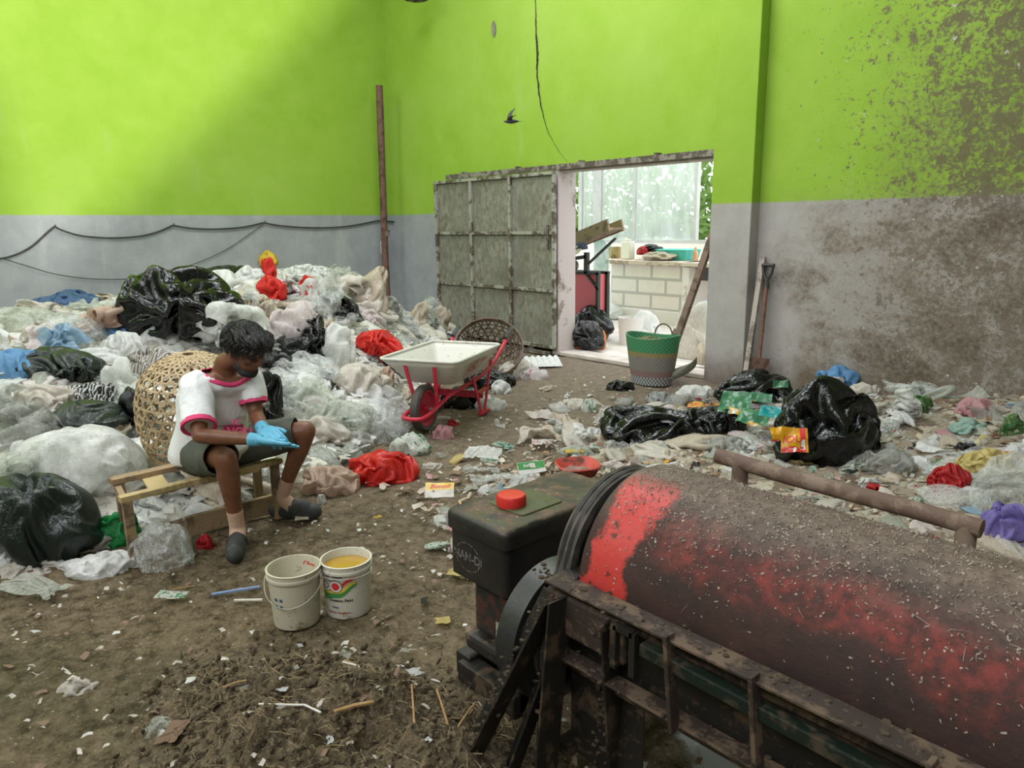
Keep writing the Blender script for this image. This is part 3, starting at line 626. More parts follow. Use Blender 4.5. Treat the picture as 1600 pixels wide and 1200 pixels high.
# caked residue hanging on the frame
mb=MB(); rnd=random.Random(5)
for i in range(650):
    t=rnd.random(); 
    if rnd.random()<.6: q=W(XE-.1+t*1.5,yf+rnd.gauss(0,.018),rnd.choice((.648,.648,.432))+rnd.uniform(-.004,.003))
    else:
        lt=rnd.random(); A_,B2=rnd.choice((((XE,yf-.03,.62),(-1.33,1.27,0)),((XE-.02,yf-.045,.60),(-1.53,1.12,0)),((XE+.17,yf-.025,.62),(XE+.13,yf+.075,0)),((XE+.1,yf+.055,.58),(XE+.1,yf+.055,.1)))); q=W(*A_).lerp(W(*B2),lt)+Vector((rnd.gauss(0,.014),rnd.gauss(0,.006),0))
    s=rnd.uniform(.002,.009); mb.ico(q,(s*rnd.uniform(.6,1.6),s,s*.7),1)
o=mb.build('caked_residue',m_simple('residue',(.03,.02,.012),(.09,.065,.042),30,.95,bump=.8),dm); o['kind']='stuff'
# handle bar on top
M_BAR=m_dirty('brown_pipe',(.135,.082,.062),(.23,.165,.125),.5,14,.7)
hz=.925; yh=1.83
b=MB(); b.tube([W(-1.13,yh,hz+.01),W(-.9,yh,hz),W(-.6,yh,hz-.003),W(-.445,yh,hz-.008)],.022,14); b.build('handle_bar',M_BAR,dm)
for x in (-1.055,-.475): MB().tube([W(x,yh,hz),W(x,yh,ZD+.235)],.023,12).build('handle_post',M_BAR,dm)
# scraps of dry residue and straws lying on the drum
mb=MB()
for i in range(4200):
    x=rnd.uniform(.05,1.5); an=min(1.9,max(.25,rnd.gauss(1.35,.42))); r=RD+.001; c=Vector((x,-r*math.cos(an),ZD+r*math.sin(an)))
    t1=Vector((rnd.gauss(0,1),0,0)); t2=Vector((0,math.sin(an),math.cos(an)))*rnd.gauss(0,1); d=(t1+t2).normalized(); nrm=Vector((0,-math.cos(an),math.sin(an))); s=d.cross(nrm)
    L_=rnd.uniform(.001,.005)*rnd.uniform(.5,1.2) if rnd.random()<.965 else rnd.uniform(.006,.02); w_=rnd.uniform(.0003,.0006) if L_>.0055 else rnd.uniform(.0005,.0022)
    up=nrm*rnd.uniform(.0005,.005); mb.add([c-d*L_-s*w_,c-d*L_+s*w_,c+s*w_+up,c+d*L_+s*w_*.5,c+d*L_-s*w_*.5,c-s*w_+up],[(0,5,2,1),(5,4,3,2)])
o=mb.build('dry_flakes',m_simple('pale_flakes',(.17,.135,.10),(.42,.36,.29),20,.9),dm,smooth=False); o['kind']='stuff'
# ================================================================ DIESEL ENGINE
EX0,EX1,EY0,EY1=-1.93,-1.635,1.44,2.02; TZ0,TZ1=.42,.655
en=thing('diesel_engine','grimy black diesel engine with square fuel tank and red filler cap beside the drum','engine',((EX0+EX1)/2,(EY0+EY1)/2,0))
def E_(x,y,z): return Vector((x-(EX0+EX1)/2,y-(EY0+EY1)/2,z))
def tank_mat(topped):
    n=N('engine_tank_%d'%topped); co=n.co('Object'); X,Y,Z=n.xyz(co); f=n.noise(co,9,8,.72); g=n.noise(co,40,5,.7)
    c=n.mix(n.ramp(f,.4,.62),(.011,.0105,.010),(.026,.021,.018))
    k=n.math('MULTIPLY',n.ramp(n.math('ADD',Z,n.math('MULTIPLY',f,.05)),.672,.682),.95)
    c=n.mix(k,c,n.mix(n.ramp(f,.42,.6),(.06,.038,.022),(.15,.10,.06)))
    gr=n.math('MULTIPLY',k,n.ramp(n.noise(n.co('Object',loc=(1,2,3)),6,5,.7),.54,.6)); c=n.mix(gr,c,(.07,.08,.03))
    fk=n.math('MULTIPLY',n.math('GREATER_THAN',n.noise(n.co('Object',loc=(4,1,1)),75,3,.6),n.ramp(k,0,1,.74,.66)),1); c=n.mix(fk,c,(.36,.31,.24))
    return n.end(n.pbsdf(c,n.ramp(k,0,1,.38,.8),0,normal=n.bump(n.math('ADD',f,g),.25,.004),spec=.5))
MT=tank_mat(1)
def rbox(x0,x1,y0,y1,z0,z1,r,rt,mb,n=6):
    """box with rounded upright corners and a rounded top edge"""
    rings=[]; prof=[(0,z0),(0,z1-rt)]+[(rt*(1-math.cos(a)),z1-rt+rt*math.sin(a)) for a in (PI/8,PI/4,3*PI/8,PI/2)]
    vs=[];fs=[]
    for ins,z in prof:
        for cx,cy,a0 in ((x1-r,y1-r,0),(x0+r,y1-r,PI/2),(x0+r,y0+r,PI),(x1-r,y0+r,3*PI/2)):
            for k in range(n+1):
                a=a0+PI/2*k/n; vs.append((cx+(r-ins)*math.cos(a),cy+(r-ins)*math.sin(a),z))
    m=4*(n+1)
    for j in range(len(prof)-1):
        for i in range(m): fs.append((j*m+i,j*m+(i+1)%m,(j+1)*m+(i+1)%m,(j+1)*m+i))
    fs.append(tuple(range(m))[::-1]); fs.append(tuple((len(prof)-1)*m+i for i in range(m)))
    return mb.add(vs,fs)
hx,hy=(EX1-EX0)/2,(EY1-EY0)/2
mb=MB(); rbox(-hx,hx,-hy,hy,TZ0,TZ1-.055,.025,.004,mb); o=mb.build('tank_body',MT,en)
mb=MB(); rbox(-hx-.012,hx+.012,-hy-.012,hy+.012,TZ1-.065,TZ1,.035,.025,mb); mb.build('tank_lid',MT,en)
mb=MB(); rbox(-hx+.07,hx-.05,-hy+.12,-hy+.32,TZ1-.01,TZ1+.006,.02,.004,mb); mb.build('filler_plate',m_dirty('olive_plate',(.075,.085,.03),(.1,.065,.04),.45,14,.6),en)
MR=m_simple('red_cap',(.60,.022,.018),(.66,.035,.03),6,.35,bump=.1)
mb=MB(); nt=40; prof=[(.050,0),(.052,.006),(.052,.030),(.047,.038),(.02,.040),(0,.040)]
vs=[];m=nt*2
for j,(r,z) in enumerate(prof):
    for k in range(m): rr=r*(.965 if (k%2 and j in(1,2)) else 1); vs.append((rr*math.cos(2*PI*k/m),rr*math.sin(2*PI*k/m),z))
mb.add(vs,[(j*m+k,j*m+(k+1)%m,(j+1)*m+(k+1)%m,(j+1)*m+k) for j in range(len(prof)-1) for k in range(m)])
cpo=mb.build('filler_cap',MR,en); cpo['label']='round ribbed red plastic filler cap'
p=fl(799,790,TZ1); cpo.location=(p.x-(EX0+EX1)/2+.0,p.y-(EY0+EY1)/2+.0,TZ1+.004)
# oval badge and lettering on the front of the tank
Mx=Matrix.Translation((-.045,-hy-.0015,(TZ0+TZ1)/2-.035))@Matrix.Rotation(PI/2,4,'X')
ML=m_simple('worn_silver_lettering',(.03,.03,.028),(.26,.25,.23),55,.5)
flat_text('NAN-DI',.043,Mx,ML,'badge_lettering',en,.001)
mb=MB(); N_=44
for i in range(N_):
    if i%4==3: continue
    for s,(ra,rb_) in enumerate(((.072,.0),)):
        a0,a1=2*PI*i/N_,2*PI*(i+.8)/N_
        mb.add([((ra+w_-.01)*math.cos(a),(.048+w_)*math.sin(a),0) for a,w_ in ((a0,0),(a1,0),(a1,.004),(a0,.004))],[(0,1,2,3)],Mx)
mb.build('badge_ring',ML,en,smooth=False)
# engine block
mb=MB(); mb.box(E_((EX0+EX1)/2+.0,1.70,.27),(.24,.36,.30)); mb.box(E_(-1.77,1.535,.30),(.20,.06,.22)); mb.box(E_(-1.77,1.52,.15),(.26,.10,.06)); mb.build('engine_block',m_dirty('flaking_block_paint',(.022,.018,.016),(.13,.085,.06),.4,16,.5,.1),en,smooth=False,bevel=.018)
MB().box(E_(-1.77,1.50,.29),(.17,.012,.17)).build('cover_plate',m_dirty('rust_red_plate',(.085,.03,.022),(.02,.018,.016),.6,18,.5,.1),en,smooth=False,bevel=.01)
MB().box(E_(-1.73,1.4915,.245),(.035,.003,.06)).build('label_plate',m_dirty('cream_plate',(.4,.38,.29),(.1,.08,.05),.4,30),en,smooth=False)
b=MB(); b.bar(E_(-1.90,1.46,.05),E_(-1.90,2.0,.05),.08,.09); b.bar(E_(-1.64,1.46,.05),E_(-1.64,2.0,.05),.08,.09); b.bar(E_(-1.90,1.47,.04),E_(-1.60,1.47,.04),.07,.08); b.build('skid',M_GRIME,en,smooth=False,bevel=.006)
# flywheel
fw=MB(); R2=.215; fw.lathe([(.0,.0),(.05,.0),(.05,-.03),(.10,-.02),(R2-.03,-.015),(R2-.022,.0),(R2,.0),(R2,.075),(R2-.03,.075),(R2-.035,.02),(.06,.02),(.06,.16),(0,.16)],64,Matrix.Rotation(PI/2,4,'Y'))
o=fw.build('flywheel',m_dirty('worn_cast_iron',(.06,.06,.06),(.085,.075,.06),.3,20,.42,.7),en); o.location=E_(-1.475,1.47,.395)
MB().tube([E_(-1.66,1.66,.36),E_(-1.55,1.60,.36),E_(-1.42,1.52,.38)],.012,8).build('fuel_pipe',M_GRIME,en)
# ================================================================ WHEELBARROW
M_BRED=m_dirty('crimson_tube_paint',(.52,.018,.05),(.33,.12,.11),.22,12,.42,coord='World'); M_TRAY=m_dirty('cream_white_tray',(.60,.59,.54),(.33,.28,.2),.28,7,.45,coord='World',fine=30)
th=2.05; bo=Vector((-4.70,3.30,0))
wbw=thing('wheelbarrow','white wheelbarrow with crimson tube frame parked at the foot of the plastic heap','wheelbarrow',bo,th)   # local x runs to the handles
w=MB(); tm=Matrix.Translation((0,0,.19))@Matrix.Rotation(PI/2,4,'X')
w.lathe([(.145,-.03),(.17,-.04),(.188,-.025),(.192,0),(.188,.025),(.17,.04),(.145,.03)],40,tm); wh=w.build('tyre',M_RUB,wbw)
w=MB(); w.lathe([(.147,-.032),(.135,-.03),(.12,-.012),(.03,-.01),(.03,-.045),(.0,-.045)],32,tm); w.lathe([(.147,.032),(.135,.03),(.12,.012),(.03,.01),(.03,.045),(.0,.045)],32,tm); w.build('wheel_disc',M_BRED,wbw)
for s in (-1,1):
    pass
fr=MB()
pts=[(-.0,-.0,.0)]
loop=[(1.28,.27,.655),(1.0,.26,.49),(.85,.25,.41),(.6,.22,.335),(.25,.13,.26),(.0,.10,.19),(-.16,.09,.16),(-.22,.05,.155),(-.22,-.05,.155),(-.16,-.09,.16),(0,-.10,.19),(.25,-.13,.26),(.6,-.22,.335),(.85,-.25,.41),(1.0,-.26,.49),(1.28,-.27,.655)]
def smoothpts(P,n=5):
    P=[Vector(p) for p in P]; out=[]
    for i in range(len(P)-1):
        p0=P[max(i-1,0)];p1=P[i];p2=P[i+1];p3=P[min(i+2,len(P)-1)]
        for k in range(n):
            t=k/n; out.append(.5*((2*p1)+(p2-p0)*t+(2*p0-5*p1+4*p2-p3)*t*t+(3*p1-p0-3*p2+p3)*t**3))
    out.append(P[-1]); return out
fr.tube(smoothpts(loop),.017,10); fr.build('tube_frame',M_BRED,wbw)
for s in (-1,1): MB().tube([(1.14,s*.265,.595),(1.30,s*.272,.668)],.021,12).build('grip',M_BLKP,wbw)
for s in (-1,1):
    MB().bar((.05,s*.095,.2),(-.06,s*.13,.56),.03,.008,(1,0,0)).build('tray_strut',M_BRED,wbw,smooth=False)
MB().bar((.0,-.12,.19),(.0,.12,.19),.016,.016).build('axle',M_RUSTY,wbw)
for s in (-1,1):
    l=MB(); l.bar((.50,s*.21,.36),(.62,s*.23,.03),.035,.012,(0,1,0)); l.bar((.84,s*.24,.45),(.70,s*.23,.03),.035,.012,(0,1,0)); l.bar((.60,s*.23,.015),(.76,s*.23,.015),.05,.02); l.bar((.57,s*.22,.2),(.76,s*.235,.22),.05,.01)
    l.build('leg',M_BRED,wbw,smooth=False)
MB().bar((.66,-.23,.17),(.66,.23,.17),.06,.012,(1,0,0)).build('leg_brace',M_BRED,wbw,smooth=False)
# tray: sloped nose, rolled rim
def tray(z,t):
    # rectangle corners interpolated between floor and rim
    fl_=[(.13,-.20),(.72,-.22),(.72,.22),(.13,.20)]; rm_=[(-.10,-.34),(.86,-.33),(.86,.33),(-.10,.34)]
    return [(a[0]*(1-t)+b_[0]*t,a[1]*(1-t)+b_[1]*t) for a,b_ in zip(fl_,rm_)]
def rr(cs,r,n=5):
    out=[]; m=len(cs)
    for i in range(m):
        p=Vector(cs[i]); a=(Vector(cs[i-1])-p).normalized(); c=(Vector(cs[(i+1)%m])-p).normalized()
        p0=p+a*r;p2=p+c*r
        for k in range(n+1):
            t=k/n; out.append((1-t)**2*p0+2*t*(1-t)*p+t*t*p2)
    return out
mb=MB(); rings=[]
for t,off in [(0,0),(.25,0),(.5,0),(.75,0),(1,0)]:
    z0=.40; q=rr(tray(0,t),.07); zb=[.40+.05*(p.x-.13)*.3 for p in q]
    rings.append([(p.x,p.y,(1-t)*(.365+.05*p.x)+t*(.59)) for p in q])
m=len(rings[0]); vs=[v for r in rings for v in r]; fs=[tuple(range(m))[::-1]]
for j in range(len(rings)-1): fs+=[(j*m+i,j*m+(i+1)%m,(j+1)*m+(i+1)%m,(j+1)*m+i) for i in range(m)]
mb.add(vs,fs); tr_=mb.build('tray',M_TRAY,wbw); s_=tr_.modifiers.new('s','SOLIDIFY'); s_.thickness=.006; s_.offset=1
MB().tube(rings[-1],.011,8,closed=True).build('rolled_rim',M_TRAY,tr_)
M_PRT=m_simple('faded_red_print',(.42,.03,.05),(.55,.12,.12),60,.6)
# lettering on the side that faces the doorway
a=Vector(rings[0][0]); 
side=-1
pb=[Vector((.45,side*.215,.41)),Vector((.60,side*.335,.585))]
nrm=Vector((0,-1,-.69)).normalized(); xax=Vector((1,0,0)); up=nrm.cross(xax)
Mt=Matrix((xax,up,nrm)).transposed().to_4x4(); Mt.translation=Vector((.36,-.2765,.49))+nrm*.016
flat_text('VECT',.14,Mt,M_PRT,'side_lettering',tr_,.002,.35)
b=MB(); b.add([(-.15,-.062,0),(.13,-.062,0),(.13,-.055,0),(-.15,-.055,0)],[(0,1,2,3)],Mt); b.add([(-.14,-.09,0),(.12,-.09,0),(.12,-.082,0),(-.14,-.082,0)],[(0,1,2,3)],Mt); b.build('side_underline',M_PRT,tr_,smooth=False)
MB().grid(lambda a,b_:(.45+.28*a,-.12+.26*b_,.425+.012*math.sin(a*9)*math.cos(b_*7)),8,8).build('rust_puddle',m_dirty('rusty_residue',(.38,.2,.07),(.5,.4,.25),.4,14),wbw)
# ================================================================ WOVEN BASKETS
def strip(mb,P,Nn,w,t=.0025):
    """flat woven strip through points P with surface normals Nn"""
    b=len(mb.v); m=len(P)
    for i in range(m):
        d=(P[min(i+1,m-1)]-P[max(i-1,0)]); 
        if d.length<1e-9: d=Vector((0,0,1))
        d.normalize(); s=d.cross(Nn[i]).normalized()*w/2; o_=Nn[i]*t
        mb.v+=[tuple(P[i]-s-o_),tuple(P[i]+s-o_),tuple(P[i]+s+o_),tuple(P[i]-s+o_)]
    for i in range(m-1):
        for k in range(4): mb.f.append((b+4*i+k,b+4*i+(k+1)%4,b+4*i+4+(k+1)%4,b+4*i+4+k)); mb.mi.append(mb.cm)
def prof_fn(prof):
    L=[0]; 
    for i in range(1,len(prof)): L.append(L[-1]+math.hypot(prof[i][0]-prof[i-1][0],prof[i][1]-prof[i-1][1]))
    def f(s):
        s=min(max(s,0),L[-1]-1e-6)
        for i in range(1,len(prof)):
            if s<=L[i]:
                t=(s-L[i-1])/(L[i]-L[i-1]); r=prof[i-1][0]*(1-t)+prof[i][0]*t; z=prof[i-1][1]*(1-t)+prof[i][1]*t
                dr=(prof[i][0]-prof[i-1][0]); dz=(prof[i][1]-prof[i-1][1]); q=math.hypot(dr,dz); return r,z,dz/q,-dr/q
    return f,L[-1]
def hexbasket(name,label,loc,rot,prof,nst,nring,w,mat,rimmat,cellar=1.0,sc=1,seed=1,rings_at=None):
    root=thing(name,label,'basket',loc); root.rotation_euler=rot
    f,Lt=prof_fn(prof); mb=MB(); rnd=random.Random(seed)
    def pt(a,s,off=0):
        r,z,nr,nz=f(s); ca,sa=math.cos(a),math.sin(a); n_=Vector((nr*ca,nr*sa,nz)); 
        return Vector((r*ca,r*sa,z))+n_*off+Vector((.004*noise.noise(Vector((ca*3,sa*3,z*7))),)*3), n_
    tw=2*PI/nst; turn=cellar
    for sgn in (1,-1):
        for i in range(nst):
            a0=tw*i+rnd.uniform(-.01,.01); P=[];Q=[]; a=a0; s=0; n_=60; ds=Lt/n_
            for k in range(n_+1):
                p,nn=pt(a,s,.0035*math.sin(s*nring/Lt*2*PI*sgn+i*PI)); P.append(p); Q.append(nn)
                r=max(f(s)[0],.06); a+=sgn*turn*ds/r*.58; s+=ds
                if f(min(s,Lt-1e-5))[0]<.03: break
            strip(mb,P,Q,w*rnd.uniform(.8,1.15))
    for j in range(nring):
        s=Lt*(j+.6)/nring; P=[];Q=[]
        if f(s)[0]<.04: continue
        for k in range(65): a=2*PI*k/64; p,nn=pt(a,s,.003*math.sin(a*nst/2+j*PI)); P.append(p); Q.append(nn)
        strip(mb,P,Q,w)
    mb.build('woven_body',mat,root,smooth=False)
    mb=MB(); r,z,_,_=f(0.002); r2=prof[0][0]
    for dz in (0,.014,.028): mb.tube([((r2+.006)*math.cos(2*PI*k/48),(r2+.006)*math.sin(2*PI*k/48),prof[0][1]+dz*(1 if prof[1][1]>prof[0][1] else -1)) for k in range(48)],.009,6,closed=True)
    mb.build('rim',rimmat,root); return root
M_BAMB=m_dirty('pale_bamboo',(.46,.34,.20),(.24,.16,.085),.42,10,.6,fine=40); M_BAMBD=m_dirty('dark_bamboo',(.16,.105,.075),(.07,.045,.03),.45,10,.6)
bk=hexbasket('bamboo_basket','large pale bamboo basket of open hexagon weave upside down behind the seated person',fl(297,722,.25)+Vector((-.22,.14,0)),(.10,.10,.3),
  [(.285,0),(.315,.1),(.335,.22),(.33,.36),(.295,.48),(.22,.56),(.12,.61),(.02,.625)],29,14,.013,M_BAMB,M_BAMB,cellar=1.0,seed=3)
p=fl(745,592,.05)
bk2=hexbasket('dark_cane_basket','dark open-weave cane basket tipped over behind the wheelbarrow with its mouth to the camera',Vector((-5.95,5.05,.34)),(0,0,0),
  [(.36,0),(.34,-.12),(.31,-.26),(.27,-.40),(.2,-.48),(.08,-.5),(.02,-.5)],26,12,.014,M_BAMBD,M_BAMBD,cellar=.7,seed=8)
d=Vector((.55,-.45,.62)).normalized(); bk2.rotation_euler=d.to_track_quat('Z','Y').to_euler()
# green woven carrier by the doorway
def carrier_mat():
    n=N('woven_strapping'); co=n.co('Object'); X,Y,Z=n.xyz(co)
    an=n.math('ARCTAN2',Y,X); cb=n.n('ShaderNodeCombineXYZ'); n.l(n.math('MULTIPLY',an,5.2),cb.inputs[0]); n.l(n.math('MULTIPLY',Z,23.),cb.inputs[1])
    ch=n.n('ShaderNodeTexChecker'); ch.inputs['Scale'].default_value=2.0; n.l(cb.outputs[0],ch.inputs[0]); k=ch.outputs['Fac']
    f=n.noise(co,7,6,.7)
    def band(a,b_): return n.math('MULTIPLY',n.math('GREATER_THAN',Z,a),n.math('LESS_THAN',Z,b_))
    grn=n.mix(k,(.04,.19,.085),(.06,.26,.12)); c=n.mix(k,(.17,.165,.15),(.23,.22,.20))
    c=n.mix(band(.34,.6),c,grn); c=n.mix(band(.295,.34),c,n.mix(k,(.36,.25,.06),(.16,.16,.11))); c=n.mix(band(.09,.15),c,n.mix(k,(.25,.12,.12),(.2,.16,.15))); c=n.mix(band(.0,.085),c,n.mix(k,(.46,.47,.47),(.07,.09,.11)))
    c=n.mix(n.ramp(f,.52,.8,0,.7),c,(.17,.12,.08)); return n.end(n.pbsdf(c,.6,normal=n.bump(k,.5,.004)))
gc=thing('woven_carrier','green and grey woven strapping basket standing before the doorway','basket',fl(1018,598,.0),.2)
mb=MB(); prof=[(.0,.01),(.19,.0),(.205,.06),(.225,.2),(.245,.36),(.262,.48),(.25,.48),(.235,.36),(.205,.08),(.0,.06)]
vs=[];m=56
for r,z in prof:
    for k in range(m):
        a=2*PI*k/m; q=r*(1+.05*math.cos(2*a)*z); vs.append((q*1.08*math.cos(a),q*.85*math.sin(a),z+(.035*math.cos(a)**2 if z>.4 else 0)))
mb.add(vs,[(j*m+k,j*m+(k+1)%m,(j+1)*m+(k+1)%m,(j+1)*m+k) for j in range(len(prof)-1) for k in range(m)])
mb.build('woven_body',carrier_mat(),gc)
MB().tube([(.10*math.cos(PI*k/14)+.02,.21,.46+.13*math.sin(PI*k/14)) for k in range(15)],.009,6).build('handle',m_simple('brown_strap',(.12,.09,.07),(.18,.14,.1),20,.6),gc)
mb=MB(); rnd=random.Random(4)
for i in range(60):
    a=rnd.uniform(0,6.28); q=Vector((rnd.uniform(-.15,.15),rnd.uniform(-.12,.12),.43+rnd.uniform(-.01,.03))); d=Vector((math.cos(a),math.sin(a),rnd.uniform(-.3,.3)))*.05; mb.tube([q-d,q+d],.004,4)
o=mb.build('dry_leaves',m_simple('straw_green',(.15,.14,.06),(.3,.25,.14),20,.9),gc); o['kind']='stuff'
# ================================================================ BUCKETS
M_PAIL=m_dirty('dirty_white_pail',(.52,.48,.37),(.22,.15,.08),.36,4,.45,fine=34)
M_PAIL2=m_dirty('white_paint_pail',(.60,.57,.49),(.25,.18,.11),.30,4,.4,fine=30)
def pail(label,loc,rz,rt,rb,h,mat,fill=None,tilt=0,hang=0):
    r=thing('paint_pail',label,'bucket',loc,rz,None)
    MB().lathe([(0,.004),(rb-.008,.004),(rb,.0),(rb+.002,.01),(rt-.004,h-.035),(rt+.004,h-.034),(rt+.004,h-.024),(rt-.002,h-.022),(rt,h-.004),(rt+.004,h),(rt-.004,h+.001),(rt-.008,h-.01),(rb-.006,.012),(0,.012)],56).build('body',mat,r)
    for s in (-1,1): MB().lathe([(0,0),(.011,0),(.011,.006),(0,.008)],12,Matrix.Translation((s*(rt+.002),0,h-.045))@Matrix.Rotation(s*PI/2,4,'Y')).build('handle_lug',mat,r)
    pts=[]
    for k in range(25):
        a=PI*k/24; x=(rt+.012)*math.cos(a); y=-(rt+.010)*math.sin(a)
        pts.append((x,y,h-.045-hang*math.sin(a)))
    MB().tube(pts,.0022,6).build('wire_handle',m_simple('galvanised_wire',(.45,.43,.38),(.55,.53,.48),9,.45,.5) if 'galvanised_wire' not in bpy.data.materials else bpy.data.materials['galvanised_wire'],r)
    if fill: MB().disc(rb+(rt-rb)*fill[0]-.006,fill[0]*h,48).build('liquid',fill[1],r)
    return r
yaw=math.atan2(CX_.y,CX_.x)
p1=fl(461,974); p1=Vector((p1.x,p1.y,0))+Vector((-.72,.66,0)).normalized()*.035
ra=pail('empty dirty white pail with a hanging wire handle left of the printed paint pail',p1,yaw,.108,.092,.240,M_PAIL,hang=.085)
n_=N('cloudy_yellow_water'); LIQ=n_.end(n_.pbsdf(n_.mix(n_.noise(n_.co('Object'),9,4,.6),(.36,.21,.025),(.46,.29,.05)),.12,spec=.5))
p2=fl(543,956); p2=Vector((p2.x,p2.y,0))+Vector((-.72,.66,0)).normalized()*.03
rb=pail('white paint pail with a coloured printed label and yellow water inside',p2,yaw-.15,.105,.092,.235,M_PAIL2,(.86,LIQ),hang=-.0)
def on_pail(root,rt,rb_,h,vs,z0,a0,off=.0015):
    out=[]
    for x,y,z in vs:
        zz=z0+y; r=rb_+(rt-rb_)*(zz/h)+off; a=a0+x/r; out.append((r*math.cos(a),r*math.sin(a),zz))
    return out
def pail_text(root,txt,size,z0,xoff,mat,name,g,bold=.0005):
    vs,fs=text_mesh(txt,size,3,bold); mb=MB(); mb.add(on_pail(root,*g,[(v.x+xoff,v.y,0) for v in vs],z0,-PI/2),fs); return mb.build(name,mat,root,smooth=False)
g2=(.105,.092,.235)
C_={k:m_simple('print_'+k,c,tuple(q*1.15 for q in c),60,.45) for k,c in dict(red=(.58,.03,.03),green=(.06,.26,.07),yellow=(.70,.50,.04),orange=(.62,.2,.04),black=(.03,.03,.03),white=(.62,.6,.55),maroon=(.3,.03,.03),blue=(.05,.09,.2)).items()}
def swoosh(root,g,pts_top,pts_bot,mat,name,off):
    n_=24; vs=[];
    def at_(P,t):
        x=P[0][0]+(P[-1][0]-P[0][0])*t
        for i in range(len(P)-1):
            if P[i][0]<=x<=P[i+1][0]+1e-9: q=(x-P[i][0])/(P[i+1][0]-P[i][0]); q=q*q*(3-2*q); return x,P[i][1]*(1-q)+P[i+1][1]*q
        return x,P[-1][1]
    for i in range(n_+1):
        t=i/n_; xa,ya=at_(pts_top,t); xb,yb=at_(pts_bot,t); vs+=[(xa,ya,0),(xb,yb,0)]
    mb=MB(); mb.add(on_pail(root,*g,vs,0,-PI/2,off),[(2*i,2*i+1,2*i+3,2*i+2) for i in range(n_)]); return mb.build(name,mat,root,smooth=False)
swoosh(rb,g2,[(-.10,.112),(.0,.128),(.08,.165)],[(-.10,.078),(0,.10),(.08,.150)],C_['green'],'green_stripe',.0012)
swoosh(rb,g2,[(-.10,.128),(.0,.138),(.07,.166)],[(-.10,.112),(0,.12),(.07,.160)],C_['yellow'],'yellow_stripe',.0014)
swoosh(rb,g2,[(-.10,.142),(.0,.158),(.05,.188),(.075,.188)],[(-.10,.126),(0,.140),(.05,.172),(.075,.184)],C_['red'],'red_stripe',.0016)
for x,mat in ((-.062,'white'),(-.012,'red')):
    for q,(ra_,m_) in enumerate(((.030,'black'),(.027,'white'),(.017,mat if mat=='red' else 'black'),(.013,mat))):
        mb=MB(); vs=[(0,0,0)]+[(ra_*math.cos(2*PI*k/28),ra_*math.sin(2*PI*k/28),0) for k in range(28)]
        mb.add(on_pail(rb,*g2,[(v[0]+x,v[1],0) for v in vs],.152,-PI/2,.002+.0003*q),[(0,1+k,1+(k+1)%28) for k in range(28)]); mb.build('ring_mark',C_[m_],rb,smooth=False)
pail_text(rb,'Cat Tembok',.016,.196,-.02,C_['black'],'upper_lettering',g2); pail_text(rb,'Acrylic',.018,.163,.05,C_['yellow'],'stripe_lettering',g2); pail_text(rb,'Emulsion Paint',.018,.087,.005,C_['black'],'middle_lettering',g2); pail_text(rb,'Avian',.014,.055,-.02,C_['blue'],'small_lettering',g2); pail_text(rb,'Interior Exterior',.015,.030,-.01,C_['maroon'],'lower_lettering',g2)
g1=(.108,.092,.240)
for dx,dz in ((-.055,.135),(-.03,.135),(-.055,.105),(-.03,.105)):
    mb=MB(); vs=[(0,0,0)]+[(.008*math.cos(2*PI*k/8),.008*math.sin(2*PI*k/8),0) for k in range(8)]
    mb.add(on_pail(ra,*g1,[(v[0]+dx,v[1],0) for v in vs],dz,-PI/2,.0015),[(0,1+k,1+(k+1)%8) for k in range(8)]); mb.build('faint_mark',C_['blue'],ra,smooth=False)
vs,fs=text_mesh('Oker',.030,3,.001); mb=MB()
mb.add([((.098)*math.cos(PI*.36-(v.x)/.1),(.098)*math.sin(PI*.36-(v.x)/.1),.205+v.y) for v in vs],[f[::-1] for f in fs]); mb.build('red_inner_print',C_['red'],ra,smooth=False)
# ================================================================ BENCH AND BOARDS UNDER THE PERSON
M_WD=m_dirty('grimy_bench_wood',(.30,.205,.115),(.13,.09,.055),.5,6,.75,coord='World',fine=30); M_WDY=m_dirty('yellow_bench_slat',(.46,.35,.17),(.25,.18,.09),.4,6,.7,coord='World')
be=thing('wooden_bench','low rough wooden slatted bench under the seated person','bench',(-3.91,1.25,0))
def B(x,y,z): return Vector((x+3.91,y-1.25,z))
for (x,y) in ((-3.755,.87),(-3.80,1.64),(-4.07,.92),(-4.10,1.66)): MB().bar(B(x,y,0),B(x,y,.335),.035,.045,(0,1,0)).build('leg',M_WD,be,smooth=False,bevel=.003)
MB().bar(B(-3.76,.84,.335),B(-3.80,1.68,.335),.05,.03).build('front_rail',M_WDY,be,smooth=False,bevel=.003)
MB().bar(B(-4.08,.88,.335),B(-4.11,1.70,.335),.07,.03).build('rear_rail',M_WD,be,smooth=False,bevel=.003)
MB().bar(B(-3.765,.87,.29),B(-4.08,.91,.29),.03,.05).build('end_rail',M_WD,be,smooth=False,bevel=.003)
for y in (1.05,1.3,1.5): MB().bar(B(-3.77,y-.01,.315),B(-4.09,y+.03,.315),.10,.014).build('slat',M_WDY,be,smooth=False,bevel=.002)
t=MB().bar((-3.90,1.17,.055),(-3.90,1.66,.055),.03,.11); tag(t.build('floor_board',M_WD,smooth=False,bevel=.004),'brown wooden board standing on edge on the floor under the bench','board')
